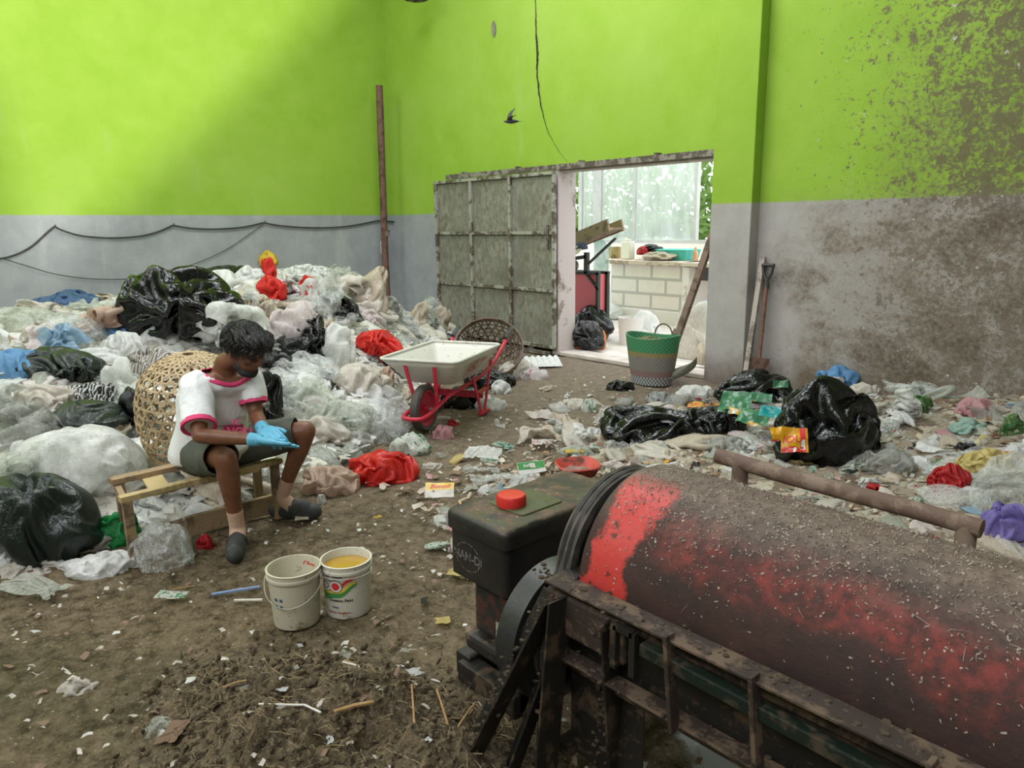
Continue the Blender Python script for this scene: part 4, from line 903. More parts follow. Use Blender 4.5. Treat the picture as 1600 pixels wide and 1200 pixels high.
# ================================================================ THE SEATED PERSON
PR=Vector((-3.92,1.36,0))
ps=thing('person','seated young person in white shirt with pink trim and olive shorts pulling on blue gloves','person',PR)
def Q(v): return Vector(v)-PR
def limb(mb,pts,rs,n=14):
    pts=[Q(p) for p in pts]
    for i in range(len(pts)-1): mb.tube([pts[i],pts[i+1]],[rs[i],rs[i+1]],n)
    for p,r in zip(pts,rs): mb.ico(p,r*1.0,2)
def fin(o,vox,it=2,sub=0):
    r=o.modifiers.new('r','REMESH'); r.mode='VOXEL'; r.voxel_size=vox; r.use_smooth_shade=True
    s=o.modifiers.new('s','SMOOTH'); s.iterations=it; s.factor=.5
    bake(o); o.data.shade_smooth(); return o
# joints
hipR,hipL=Vector((-3.92,1.27,.44)),Vector((-3.92,1.46,.44))
knR,anR=Vector((-3.505,1.27,.505)),Vector((-3.585,1.325,.10))
knL,anL=Vector((-3.64,1.765,.52)),Vector((-3.80,1.665,.12))
neck=at(352,574,3.74); shR=at(306,600,3.66); shL=at(390,594,3.82); elR=at(312,681,3.50); elL=at(400,648,3.80)
wrR=at(402,687,3.46); wrL=at(411,672,3.60); hd=at(384,548,3.66)
fwd=Vector((.84,.31,-.44)).normalized(); left=Vector((-.31,.84,.06)); left=(left-fwd*left.dot(fwd)).normalized(); upv=fwd.cross(left)
# roll the head slightly
HM=Matrix((fwd,left,upv)).transposed().to_4x4(); HM.translation=hd-PR
def H(x,y,z): return HM@Vector((x,y,z))
def hico(mb,c,r,sub=3):
    m=MB().ico((0,0,0),r,sub); mb.add([H(c[0]+v[0],c[1]+v[1],c[2]+v[2]) for v in m.v],m.f)
toR=fl(368,862,.03); toL=fl(499,800,.03)
mb=MB()
limb(mb,[hipR,hipR.lerp(knR,.5),knR,knR.lerp(anR,.25),knR.lerp(anR,.6),anR],[.088,.074,.055,.056,.042,.034])
limb(mb,[hipL,hipL.lerp(knL,.5),knL,knL.lerp(anL,.25),knL.lerp(anL,.6),anL],[.088,.074,.055,.056,.042,.034])
limb(mb,[anR,Vector((anR.x,anR.y,.055)).lerp(toR,.4),Vector((anR.x,anR.y,.04)).lerp(toR,.75)],[.030,.024,.018]); limb(mb,[anL,Vector((anL.x,anL.y,.055)).lerp(toL,.45),Vector((anL.x,anL.y,.04)).lerp(toL,.75)],[.030,.024,.018])
limb(mb,[hipR,hipL],[.1,.1]); limb(mb,[(-3.92,1.365,.46),(-3.87,1.37,.62),(-3.79,1.38,.80),neck-Vector((.02,0,.03))],[.115,.10,.098,.062])
limb(mb,[shR,(shR+shL)/2-Vector((.02,0,.02)),shL],[.05,.07,.05]); limb(mb,[neck-Vector((.02,0,.04)),neck+Vector((.0,0,.02)),hd-fwd*.03-upv*.04],[.062,.053,.052])
limb(mb,[shR,shR.lerp(elR,.5),elR,elR.lerp(wrR,.35),wrR],[.052,.044,.037,.037,.025]); limb(mb,[shL,shL.lerp(elL,.5),elL,elL.lerp(wrL,.35),wrL],[.052,.044,.037,.037,.025])
hico(mb,(-.012,0,.03),(.098,.078,.092)); hico(mb,(.03,0,-.045),(.058,.056,.055)); hico(mb,(.062,0,-.088),(.022,.024,.018)); 
for s in (-1,1): hico(mb,(.052,s*.040,-.012),(.030,.026,.024),2); hico(mb,(.070,s*.030,.040),(.020,.030,.010),2); hico(mb,(.071,s*.031,.013),(.014,.016,.011),2); hico(mb,(-.008,s*.080,-.004),(.020,.009,.032),2); hico(mb,(.094,s*.011,-.022),(.011,.008,.008),2)
mb.tube([H(.082,0,.03),H(.097,0,.005),H(.108,0,-.017)],[.008,.009,.012],8); hico(mb,(.104,0,-.019),(.012,.012,.010),2)
mb.tube([H(.074,-.022,-.052),H(.090,-.008,-.046),H(.090,.008,-.046),H(.074,.022,-.052)],.006,8); mb.tube([H(.074,-.020,-.056),H(.088,0,-.060),H(.074,.020,-.056)],.007,8)
for (wr,el) in ((wrR,elR),(wrL,elL)):
    d=(wr-el).normalized(); mb.ico(Q(wr+d*.012),.018,2)
def skin_mat():
    n=N('brown_skin'); co=n.co('Object'); f=n.noise(co,18,5,.6); p=n.n('ShaderNodeBsdfPrincipled')
    n.l(n.mix(n.ramp(f,.35,.65),(.15,.058,.028),(.21,.083,.042)),p.inputs['Base Color']); p.inputs['Roughness'].default_value=.48; p.inputs['Subsurface Weight'].default_value=.12; p.inputs['Subsurface Radius'].default_value=(.02,.008,.004)
    n.l(n.bump(n.noise(co,160,3,.6),.1,.001),p.inputs['Normal']); return n.end(p.outputs[0])
body=mb.build('body',skin_mat(),ps); fin(body,.0062,3)
# lips, brows, eye lines
m=MB(); m.tube([H(.0795,-.020,-.0535),H(.0955,-.004,-.0525),H(.0955,.004,-.0525),H(.0795,.020,-.0535)],.0028,6); o=m.build('lip_line',m_simple('lip',(.10,.03,.025),(.13,.04,.03),9,.5),ps)
M_HAIR=m_simple('black_hair',(.006,.005,.005),(.018,.015,.013),60,.42,bump=.6)
for s in (-1,1):
    m=MB(); m.tube([H(.081,s*.016,.048),H(.083,s*.032,.053),H(.072,s*.050,.047)],.0036,6); m.build('eyebrow',M_HAIR,ps)
    m=MB(); m.tube([H(.082,s*.019,.006),H(.0845,s*.031,.003),H(.077,s*.045,.007)],.0022,6); m.build('eyelid_line',M_HAIR,ps)
# hair
mb=MB(); hico(mb,(-.022,0,.052),(.104,.091,.088)); hico(mb,(.045,.0,.095),(.062,.078,.034)); hico(mb,(-.075,0,-.005),(.042,.068,.062)); 
for s in (-1,1): hico(mb,(-.03,s*.07,.035),(.055,.024,.045),2)
hico(mb,(.085,0,.078),(.026,.058,.026),2)
hair=mb.build('hair',M_HAIR,ps); fin(hair,.006,2)
rnd=random.Random(11); st=MB(); bv=bvh_of(hair)
for i in range(900):
    d=Vector((rnd.gauss(0,1),rnd.gauss(0,1),abs(rnd.gauss(.3,.8)))).normalized(); d.x-=.1
    o_=H(-.01,0,.04); dw=(HM.to_3x3()@d).normalized()
    hit,nn,_,_=bv.ray_cast(o_+dw*.3,-dw)
    if hit is None: continue
    fx=HM.to_3x3()@Vector((.8,0,-.25)); side=HM.to_3x3()@Vector((-.15,(1 if d.y>0 else -1)*.5,-.8))
    lx=(HM.inverted()@hit)
    g=(fx if lx.z>.085 and lx.x>-.06 else side)+Vector((rnd.gauss(0,.25),rnd.gauss(0,.25),rnd.gauss(0,.2))); g=(g-nn*g.dot(nn)).normalized()
    Ls=rnd.uniform(.03,.06); P=[]
    for k in range(5): t=k/4; P.append(hit+g*Ls*t+nn*(.006+.010*math.sin(PI*t*.8)-.006*t)+Vector((0,0,-.012*t*t)))
    st.tube(P,[.0022,.0022,.0019,.0012,.0004],4)
st.build('hair_strands',M_HAIR,hair)
# mask worn under the chin with ear loops
mb=MB(); hico(mb,(.040,0,-.092),(.050,.056,.030)); hico(mb,(.012,0,-.080),(.045,.060,.036)); hico(mb,(.072,0,-.098),(.022,.028,.018),2)
mk=mb.build('face_mask',m_simple('black_fabric',(.008,.008,.009),(.018,.018,.02),90,.8),ps); fin(mk,.005,2)
for s in (-1,1): MB().tube([H(.045,s*.056,-.060),H(.02,s*.074,-.02),H(.012,s*.079,.025),H(-.008,s*.084,.03)],.0016,5).build('ear_loop',M_HAIR,mk)
# ---- shirt
def loft(mb,rings,n=32):
    vs=[];
    for c,sx,sy in rings:
        c=Q(c); sx=Vector(sx); sy=Vector(sy)
        for k in range(n):
            a=2*PI*k/n; ca,sa=math.cos(a),math.sin(a); e=.85; vs.append(c+sx*(abs(ca)**e*(1 if ca>0 else -1))+sy*(abs(sa)**e*(1 if sa>0 else -1)))
    fs=[(j*n+i,j*n+(i+1)%n,(j+1)*n+(i+1)%n,(j+1)*n+i) for j in range(len(rings)-1) for i in range(n)]
    fs+=[tuple(range(n))[::-1],tuple((len(rings)-1)*n+i for i in range(n))]
    return mb.add(vs,fs)
mb=MB(); sd=(shL-shR).normalized(); fr_=Vector((sd.y,-sd.x,0)).normalized()
nb=neck-Vector((.015,0,.012))
loft(mb,[((-3.925,1.335,.395),sd*.20,fr_*.135),((-3.915,1.34,.44),sd*.205,fr_*.15),((-3.885,1.345,.55),sd*.185,fr_*.155),((-3.845,1.355,.66),sd*.18,fr_*.150),((-3.80,1.36,.77),sd*.185,fr_*.135),((shR+shL)/2-Vector((.02,0,.02)),sd*.175,fr_*.105),((shR+shL)/2+Vector((.0,.0,.035)),sd*.13,fr_*.085),(nb,sd*.075,fr_*.07)])
def sleeve(mb,a,b_,t,r0,r1):
    e=a.lerp(b_,t); d=(b_-a).normalized(); 
    mb.tube([Q(a-d*.02),Q(a.lerp(e,.5)),Q(e)],[r0,(r0+r1)/2*1.02,r1],20); mb.ico(Q(a),r0*1.0,3); return e,d
eR,dR=sleeve(mb,shR,elR,.80,.072,.078); eL,dL=sleeve(mb,shL,elL,.60,.066,.068)
# belly fold of cloth lying on the lap
mb.ico(Q((-3.80,1.36,.47)),(.10,.16,.06),3); mb.ico(Q((-3.80,1.30,.44)),(.06,.07,.045),3)
def shirt_mat():
    n=N('white_shirt_cloth'); co=n.co('Object'); f=n.noise(co,6,5,.6,.5); sm=n.noise(co,9,7,.75)
    c=n.mix(n.ramp(f,.35,.65),(.74,.75,.76),(.84,.84,.84)); c=n.mix(n.ramp(sm,.62,.75,0,.5),c,(.36,.34,.30))
    fold=n.noise(n.co('Object',scale=(1,1,.32),rot=(0,.35,0)),17,3,.55,.8)
    nm=n.bump(fold,.55,.02); nm=n.bump(n.noise(co,300,2,.5),.08,.001,nm); return n.end(n.pbsdf(c,.8,normal=nm,spec=.2))
M_SH=shirt_mat(); shirt=mb.build('shirt',M_SH,ps); fin(shirt,.008,5)
# real folds
me=shirt.data; me.update(); nv=len(me.vertices); co=np.empty(nv*3); me.vertices.foreach_get('co',co); co=co.reshape(-1,3); nr=np.array([v.normal[:] for v in me.vertices])
dd=np.empty(nv)
for i,p in enumerate(co):
    q=Vector(p); a=Vector((p[0]*5+p[2]*1.5,p[1]*8+p[2]*1.2,p[2]*1.1+3)); dd[i]=.007*(1-abs(noise.noise(a*1.5))*2.6)+.004*noise.noise(a*3.1)
co+=nr*dd[:,None]; me.vertices.foreach_set('co',co.reshape(-1)); me.update()
M_PINK=m_simple('pink_rib',(.70,.04,.16),(.78,.07,.22),40,.75)
def band(c,d,r,w,t,name,parent,mat,ell=1.0):
    c=Q(c); x=d.orthogonal().normalized(); y=d.cross(x); n_=32; vs=[]
    for (rr_,s) in ((r,-w/2),(r+t,-w/2),(r+t,w/2),(r,w/2)):
        for k in range(n_): a=2*PI*k/n_; vs.append(c+(x*math.cos(a)+y*math.sin(a))*rr_+d*s)
    return MB().add(vs,[(j*n_+k,j*n_+(k+1)%n_,((j+1)%4)*n_+(k+1)%n_,((j+1)%4)*n_+k) for j in range(4) for k in range(n_)]).build(name,mat,parent)
band(eR+dR*.002,dR,.070,.024,.012,'sleeve_cuff',shirt,M_PINK); band(eL+dL*.002,dL,.060,.022,.011,'sleeve_cuff',shirt,M_PINK)
# V-dipped collar lying on the shirt round the neck opening
sv=bvh_of(shirt); nc=nb-PR
def dip(a): return .058*max(0,math.cos(a))**2.2
def side_hit(a,z):
    d=fr_*math.cos(a)+sd*math.sin(a); o_=Vector((nc.x,nc.y,z)); hit,_,_,_=sv.ray_cast(o_+d*.4,-d)
    return (hit-o_).length if hit is not None else .07
n_=56; m_=5; R0=[];R1=[]
for k in range(n_):
    a=2*PI*k/n_; zt2=nc.z+.004-dip(a); R0.append(min(side_hit(a,zt2),.125)); R1.append(min(side_hit(a,zt2-.020),.150))
def sm(R): return [(R[k-2]+2*R[k-1]+3*R[k]+2*R[(k+1)%n_]+R[(k+2)%n_])/9 for k in range(n_)]
R0=sm(sm(R0)); R1=sm(sm(R1)); mb=MB()
for k in range(n_):
    a=2*PI*k/n_; d=fr_*math.cos(a)+sd*math.sin(a); z=nc.z+.004-dip(a)
    for q_ in range(m_):
        t=q_/(m_-1); r=R0[k]*(1-t)+max(R1[k],R0[k])*t+.003+.005*math.sin(PI*t); mb.v.append(tuple(Vector((nc.x,nc.y,z+.003-.024*t))+d*r))
mb.f=[(k*m_+q_,k*m_+q_+1,((k+1)%n_)*m_+q_+1,((k+1)%n_)*m_+q_) for k in range(n_) for q_ in range(m_-1)]; mb.mi=[0]*len(mb.f)
o=mb.build('collar',M_PINK,shirt); s_=o.modifiers.new('s','SOLIDIFY'); s_.thickness=.004
bm=bmesh.new(); bm.from_mesh(shirt.data); kill=[]
for f_ in bm.faces:
    c=f_.calc_center_median()-nc; x=c.dot(fr_); y=c.dot(sd); a=math.atan2(y,x)
    if math.hypot(x,y)<.13 and c.z>.000-dip(a): kill.append(f_)
bmesh.ops.delete(bm,geom=kill,context='FACES'); bm.to_mesh(shirt.data); bm.free()
# pink lettering across the front, wrapped on the cloth
sb_=bvh_of(shirt)
def decal(txt,size,uv,dep,name,mat,bold=.001,shear=0,rot=0):
    vs,fs=text_mesh(txt,size,3,bold,shear); c=at(*uv,dep)-PR; r=CX_.copy(); u_=Vector((0,0,1)); back=CZ_
    R2_=Matrix.Rotation(rot,3,back); r=R2_@r; u_=R2_@u_; out=[]
    for v in vs:
        p=c+r*v.x+u_*v.y; hit,nn,_,_=sb_.ray_cast(p+back*.5,-back); out.append((hit+back*.006) if hit is not None else p)
    return MB().add(out,fs).build(name,mat,shirt,smooth=False)
M_PKT=m_simple('pink_lettering',(.62,.03,.13),(.72,.1,.25),80,.7)
decal('FC',.036,(368,660),3.6,'upper_lettering',M_PKT,.001,.2); decal('BANGKI',.052,(364,674),3.6,'chest_lettering',M_PKT,.0015,0,-.03)
decal('F',.03,(384,627),3.6,'small_mark',M_PKT)
# ---- shorts
mb=MB(); limb(mb,[hipR+Vector((0,.0,.0)),hipR.lerp(knR,.45),hipR.lerp(knR,.84)],[.120,.108,.094],24); limb(mb,[hipL,hipL.lerp(knL,.45),hipL.lerp(knL,.86)],[.120,.104,.088],24)
limb(mb,[hipR+Vector((-.01,.02,0)),hipL+Vector((-.01,-.02,0))],[.125,.125],20)
def cutball(o,a,b_,t):   # shorts end in a clean hem: remove what pokes past the hem plane
    p=Q(a.lerp(b_,t)); d=(b_-a).normalized(); bm=bmesh.new(); bm.from_mesh(o.data)
    g=[v for v in bm.verts]+[e for e in bm.edges]+[f for f in bm.faces]
    near=[f for f in bm.faces if (f.calc_center_median()-p).length<.20 ]
    gg=set(near); 
    for f in near: gg.update(f.edges); gg.update(f.verts)
    bmesh.ops.bisect_plane(bm,geom=list(gg),plane_co=p,plane_no=d,clear_outer=True,clear_inner=False); bm.to_mesh(o.data); bm.free()
shorts=mb.build('shorts',None or m_dirty('olive_canvas',(.085,.092,.072),(.05,.05,.042),.4,7,.85,fine=90),ps); fin(shorts,.008,4)
cutball(shorts,hipR,knR,.86); cutball(shorts,hipL,knL,.88); s_=shorts.modifiers.new('s','SOLIDIFY'); s_.thickness=.004
me=shorts.data; me.shade_smooth()
for v in me.vertices:
    p=v.co; v.co=p+v.normal*(.008*noise.noise(Vector((p.x*14,p.y*6,p.z*14)))+.004*noise.noise(p*22))
# ---- socks and clogs
M_SOCK=m_simple('tan_sock',(.52,.33,.24),(.60,.40,.30),30,.85); M_CLOG=m_dirty('dusty_black_clog',(.035,.037,.037),(.13,.115,.09),.35,14,.7)
for an,kn,to in ((anR,knR,toR),(anL,knL,toL)):
    mb=MB(); h_=Vector((an.x,an.y,.055)); limb(mb,[an.lerp(kn,.26),an.lerp(kn,.12),an,h_.lerp(to,.3)],[.041,.039,.041,.042]); o=mb.build('sock',M_SOCK,ps); fin(o,.006,2)
    d=Vector((to.x-an.x,to.y-an.y,0)).normalized(); he=Vector((an.x,an.y,0))-d*.055; tp=he+d*.265; sdv=Vector((-d.y,d.x,0))
    mb=MB()
    for t,r,z in ((.12,.036,.036),(.3,.040,.04),(.5,.045,.042),(.68,.048,.040),(.85,.042,.034)):
        c=he.lerp(tp,t)+Vector((0,0,z)); m=MB().ico((0,0,0),(1,1,1),3); mb.add([Q(c)+d*v[0]*.058+sdv*v[1]*r+Vector((0,0,max(v[2]*(z+.012+(.012 if .4<t<.8 else 0)),-z))) for v in m.v],m.f)
    o=mb.build('clog',M_CLOG,ps); fin(o,.006,2)
    m=MB(); q=he.lerp(tp,.42)+Vector((0,0,.07)); m.tube([Q(he.lerp(tp,.42)+sdv*(.052*math.cos(a))+Vector((0,0,.03+.062*math.sin(a)))) for a in [PI*k/12 for k in range(13)]],.007,6); m.build('clog_strap',M_CLOG,o)
# ---- gloved hands
M_GLV=m_plastic('blue_nitrile',(.13,.47,.68),1,.42,.12,wr=30,bump=.35)
def hand(wr,d,nrm,curl,thumb,name,cuff_dir,sc=1.0,spread=.05):
    """wrist, pointing direction, normal of the back of the hand, curl per finger, thumb side"""
    d=d.normalized(); nrm=(nrm-d*nrm.dot(d)).normalized(); s=d.cross(nrm)*thumb
    mb=MB(); P=lambda a,b_,c: Q(wr)+d*a*sc+s*b_*sc+nrm*c*sc
    for i,b_ in enumerate((.027,.009,-.010,-.027)):
        mb.tube([P(.0,b_*.6,0),P(.045,b_,0.002),P(.085,b_*1.08,0)],[.019*sc,.0155*sc,.0125*sc],10); mb.ico(P(.085,b_*1.08,0),.0125*sc,2)
        Ls=[(.040,.026,.021),(.045,.029,.022),(.041,.027,.021),(.032,.020,.018)][i]; ang=0; q=Vector((.085,b_*1.08,0)); sp=b_*spread*8
        for j,Lk in enumerate(Ls):
            ang+=curl[i]*(.6 if j==0 else 1.0); q2=q+Vector((math.cos(ang)*Lk,sp*Lk,-math.sin(ang)*Lk)); r0=[.0105,.0095,.0085][j]; r1=[.0095,.0085,.0072][j]
            mb.tube([P(*q),P(*q2)],[r0*sc,r1*sc],10); mb.ico(P(*q2),r1*sc,2); q=q2
    mb.ico(P(.045,0,-.002),(.035,.035,.018),2)
    tb=[(.012,.020,-.006),(.042,.047,-.014),(.070,.058,-.018),(.094,.060,-.022)]; tr_=[.018,.0135,.011,.009]
    for j in range(3): mb.tube([P(*tb[j]),P(*tb[j+1])],[tr_[j]*sc,tr_[j+1]*sc],10); mb.ico(P(*tb[j+1]),tr_[j+1]*sc,2)
    cw=Vector(cuff_dir).normalized(); mb.tube([Q(wr)+d*.01,Q(wr)-cw*.025,Q(wr)-cw*.05],[.026*sc,.031*sc,.034*sc],14)
    o=mb.build(name,M_GLV,ps); return fin(o,.0034,2)
tipR=at(470,700,3.44); hand(wrR+(tipR-wrR)*.05,tipR-wrR,Vector((.25,-.35,-.9)),(.05,.02,.04,.08),1,'glove',(wrR-elR),1.03)
tipL=at(447,690,3.45); hand(wrL,tipL-wrL,Vector((.3,-.35,.9)),(.5,.55,.6,.62),-1,'glove',(wrL-elL),1.03)
# ================================================================ TERRAIN OF THE PLASTIC HEAP
FY=[-2.6,-1.5,.0,.45,.85,1.3,1.8,2.3,3.0,3.7,4.5,5.2,6.0,6.7]; FX=[-4.6,-4.4,-4.25,-4.15,-4.05,-4.25,-4.30,-4.35,-4.75,-5.4,-6.1,-7.0,-7.9,-8.3]
RY=[-2.6,.5,1.5,2.6,3.4,4.1,4.8,5.4,6.0,6.7]; RH=[.62,.74,.82,.90,1.00,1.06,.90,.58,.30,.2]
def heap_h(x,y):
    xf=float(np.interp(y,FY,FX)); hr=float(np.interp(y,RY,RH))
    if x>xf: return -.05
    t=min(1,(xf-x)/(xf+8.6)); h=hr*(1-(1-t)**1.75)
    if x<-8.9: h*=max(.6,1-(-8.9-x)*.28)
    p=Vector((x,y,0)); return h+.05*noise.noise(p*1.9)*min(1,t*6)+.012
def bank_h(x,y):
    """low bank of litter on the right, behind the drum"""
    g=0
    for cx,cy,sx,sy,a in ((-1.9,5.9,1.3,.7,.24),(-.9,4.3,.9,1.2,.22),(-2.3,4.2,.8,.9,.10),(-2.9,4.6,.7,.7,.07),(-.6,5.8,1.0,.9,.28)):
        g+=a*math.exp(-((x-cx)/sx)**2-((y-cy)/sy)**2)
    return g-.035+.02*noise.noise(Vector((x,y,3))*2.2)
def mud_h(x,y):
    g=0
    for cx,cy,sx,sy,a in ((-2.05,1.0,.32,.22,.10),(-1.68,1.12,.34,.25,.11),(-1.78,.74,.38,.24,.13),(-2.3,.76,.32,.2,.05),(-1.35,.85,.28,.30,.08)):
        g+=a*math.exp(-((x-cx)/sx)**2-((y-cy)/sy)**2)
    p=Vector((x,y,0)); return g*(1+.5*noise.noise(p*5))+g*.5*abs(noise.noise(p*13))+min(1,g*14)*(.014*noise.noise(p*24)+.009*noise.noise(p*55))-.022
def ground(x,y):
    return max(0.0,heap_h(x,y) if x<-4 else 0,bank_h(x,y),mud_h(x,y) if x>-3.2 and y<2 else 0)
def hit(u,v):
    d=ray(u,v); o=Vector((0,0,CZ)); t=1.2; prev=t
    while t<14:
        p=o+d*t
        if p.x<-10.05 or p.y>6.55: return o+d*prev
        if p.z<=ground(p.x,p.y): 
            a,b_=prev,t
            for _ in range(12):
                m=(a+b_)/2; q=o+d*m
                if q.z<=ground(q.x,q.y): b_=m
                else: a=m
            return o+d*b_
        prev=t; t+=.03
    return o+d*t
def gnormal(x,y):
    e=.08; return Vector((-(ground(x+e,y)-ground(x-e,y))/(2*e),-(ground(x,y+e)-ground(x,y-e))/(2*e),1)).normalized()
def terrain(fn,x0,x1,y0,y1,st,name,mat,label,extra,cut=-.02):
    mb=MB(); xs=np.arange(x0,x1,st); ys=np.arange(y0,y1,st); nx=len(xs)
    H_=[[fn(float(x),float(y)) for x in xs] for y in ys]
    mb.v=[(float(x),float(y),H_[j][i]+(extra(Vector((x,y,0))) if H_[j][i]>0 else 0)) for j,y in enumerate(ys) for i,x in enumerate(xs)]
    for j in range(len(ys)-1):
        for i in range(nx-1):
            if max(H_[j][i],H_[j][i+1],H_[j+1][i],H_[j+1][i+1])>cut: mb.f.append((j*nx+i,j*nx+i+1,(j+1)*nx+i+1,(j+1)*nx+i)); mb.mi.append(0)
    o=mb.build(name,mat); return tag(o,label,kind='stuff')
def mixed_mat(name,cols,scale,dark,rough=.4):
    n=N(name); co=n.co('World'); v=n.n('ShaderNodeTexVoronoi'); v.inputs['Scale'].default_value=scale; 
    w=n.noise(co,3,4,.6,out='Color'); mv=n.n('ShaderNodeVectorMath',operation='MULTIPLY_ADD'); n.l(w,mv.inputs[0]); mv.inputs[1].default_value=(.35,.35,.35); n.l(co,mv.inputs[2]); n.l(mv.outputs[0],v.inputs['Vector'])
    r=n.n('ShaderNodeValToRGB'); r.color_ramp.interpolation='CONSTANT'; 
    s=n.n('ShaderNodeSeparateColor'); n.l(v.outputs['Color'],s.inputs[0]); n.l(s.outputs[0],r.inputs[0]); e=r.color_ramp.elements
    for i,c in enumerate(cols):
        if i<2: el=e[i]; el.position=i/len(cols)
        else: el=e.new(i/len(cols))
        el.color=(*c,1)
    f=n.noise(co,18,7,.7,1.,'RIDGED_MULTIFRACTAL'); g=n.noise(co,9,6,.7)
    c=n.mix(n.ramp(g,.56,.7,0,.8),r.outputs[0],dark)
    return n.end(n.pbsdf(c,rough,normal=n.bump(f,.9,.02)))
ridge=lambda p,s: 1-2*abs(noise.noise(p*s))
M_HEAP=mixed_mat('heaped_film',[(.62,.61,.57),(.30,.31,.28),(.72,.72,.70),(.45,.42,.36),(.52,.54,.50),(.20,.19,.17),(.62,.59,.52),(.03,.035,.03),(.6,.6,.58)],3.2,(.12,.10,.07),.3)
terrain(heap_h,-10.15,-3.9,-2.5,6.65,.05,'heaped_plastic_film',M_HEAP,'underlying mass of crushed plastic film forming the heap along the left wall',lambda p:.045*ridge(p,3.1)+.03*ridge(p,7)-.02)
M_BANK=mixed_mat('bank_litter',[(.22,.175,.125),(.14,.105,.075),(.33,.28,.21),(.10,.075,.055),(.26,.21,.16),(.17,.13,.09),(.38,.33,.26)],7.5,(.07,.05,.035),.6)
terrain(bank_h,-4.6,.6,2.2,6.65,.035,'matted_litter',M_BANK,'matted layer of dirty shredded litter on the floor behind the drum',lambda p:.022*ridge(p,6)+.016*ridge(p,15))
def mud_mat():
    n=N('mulch_soil'); co=n.co('World'); f=n.noise(co,20,8,.75); g=n.noise(co,70,5,.7)
    c=n.mix(n.ramp(f,.38,.6),(.04,.028,.014),(.16,.115,.062)); c=n.mix(n.ramp(g,.52,.66,0,.85),c,(.28,.215,.13)); return n.end(n.pbsdf(c,.9,normal=n.bump(n.math('ADD',f,g),.9,.012)))
M_MUD=mud_mat()
terrain(mud_h,-2.9,-.9,.1,1.75,.0125,'mulch_mound',M_MUD,'dark mound of rotting mulch and crumbs in front of the engine',lambda p:.006*noise.noise(p*80),cut=-.012)
rnd=random.Random(21); mb=MB()
k=0
while k<3000:
    x,y=rnd.uniform(-2.8,-1.0),rnd.uniform(.3,1.75); h=mud_h(x,y)
    if h+.02<rnd.uniform(0,.05): continue
    s=rnd.uniform(.003,.012) if rnd.random()<.9 else rnd.uniform(.012,.02); z=max(h,0); c=Vector((x,y,z+s*.2)); b0=len(mb.v); mb.ico((0,0,0),1,1)
    Mq=Matrix.Translation(c)@Euler((rnd.uniform(0,6),rnd.uniform(0,6),rnd.uniform(0,6))).to_matrix().to_4x4()@Matrix.Diagonal((s*rnd.uniform(.7,2.0),s,s*.6,1))
    for i in range(b0,len(mb.v)): mb.v[i]=tuple(Mq@Vector(mb.v[i]))
    k+=1
tag(mb.build('mulch_crumbs',M_MUD,smooth=False),'loose crumbs of mulch strewn over the dark mound',kind='stuff')
# ================================================================ BAG SHAPES
def ico_dirs(sub):
    bm=bmesh.new(); bmesh.ops.create_icosphere(bm,subdivisions=sub,radius=1); v=[x.co.copy() for x in bm.verts]; f=[tuple(q.index for q in x.verts) for x in bm.faces]; bm.free(); return v,f
ICO={k:ico_dirs(k) for k in (2,3,4,5)}
# ---- crumpled film by relaxing an over-long skin inside a shrinking envelope
def relax(V,E,rest,steps,env,push=0.0,Fc=None,rs=None,bend=None,brest=None,floor=-.42,jit=.0,bstiff=.5):
    V=V.copy(); n=len(V); i,j=E[:,0],E[:,1]; deg=np.bincount(i,minlength=n)+np.bincount(j,minlength=n)
    if bend is not None: bi,bj=bend[:,0],bend[:,1]; bdeg=np.bincount(bi,minlength=n)+np.bincount(bj,minlength=n)+1e-9
    def proj(V,i,j,rest,dg,k,comp=1.0,om=1.4):
        d=V[j]-V[i]; L=np.sqrt((d*d).sum(1))+1e-9; c=(L-rest)/L; 
        if comp!=1.0: c=np.where(c<0,c*comp,c)
        d=d*(c*.5*k)[:,None]; out=np.empty_like(V)
        for a in range(3): out[:,a]=(np.bincount(i,d[:,a],n)-np.bincount(j,d[:,a],n))
        return V+out*(om*2/dg)[:,None]
    for s in range(steps):
        t=s/(steps-1); sc=env(t)
        if push and Fc is not None:
            a,b,c=V[Fc[:,0]],V[Fc[:,1]],V[Fc[:,2]]; nr=np.cross(b-a,c-a); out=np.zeros_like(V)
            for q in range(3):
                for k in range(3): out[:,q]+=np.bincount(Fc[:,k],nr[:,q],n)
            L=np.linalg.norm(out,axis=1,keepdims=True)+1e-12; V=V+out/L*push
        for _ in range(3):
            V=proj(V,i,j,rest,deg,1.0)
            if bend is not None: V=proj(V,bi,bj,brest,bdeg,bstiff)
        r=np.sqrt(((V/sc)**2).sum(1)); k=np.where(r>1,1/r,1)[:,None]; V=V*(1-(1-k)*.8)
        V[:,2]=np.where(V[:,2]<floor,floor+(V[:,2]-floor)*.2,V[:,2])
    return V
def np_edges(Fc):
    e=np.vstack([Fc[:,[0,1]],Fc[:,[1,2]],Fc[:,[2,0]]]); e=np.sort(e,1); e=np.unique(e,axis=0); return e
def np_bend(Fc):
    d={}; out=[]
    for a,b,c in Fc.tolist():
        for x,y,z in ((a,b,c),(b,c,a),(c,a,b)):
            k=(x,y) if x<y else (y,x)
            if k in d: out.append((d[k],z))
            else: d[k]=z
    return np.array(out)
def nz(V,f,seed,oct_=3):
    o=Vector((seed*7.3,seed*3.1,seed*1.7)); return np.array([[noise.fractal(Vector(p)*f+o+Vector(k),1.0,2.0,oct_) for k in ((0,0,0),(17,0,0),(0,17,0))] for p in V])
_ico5={}
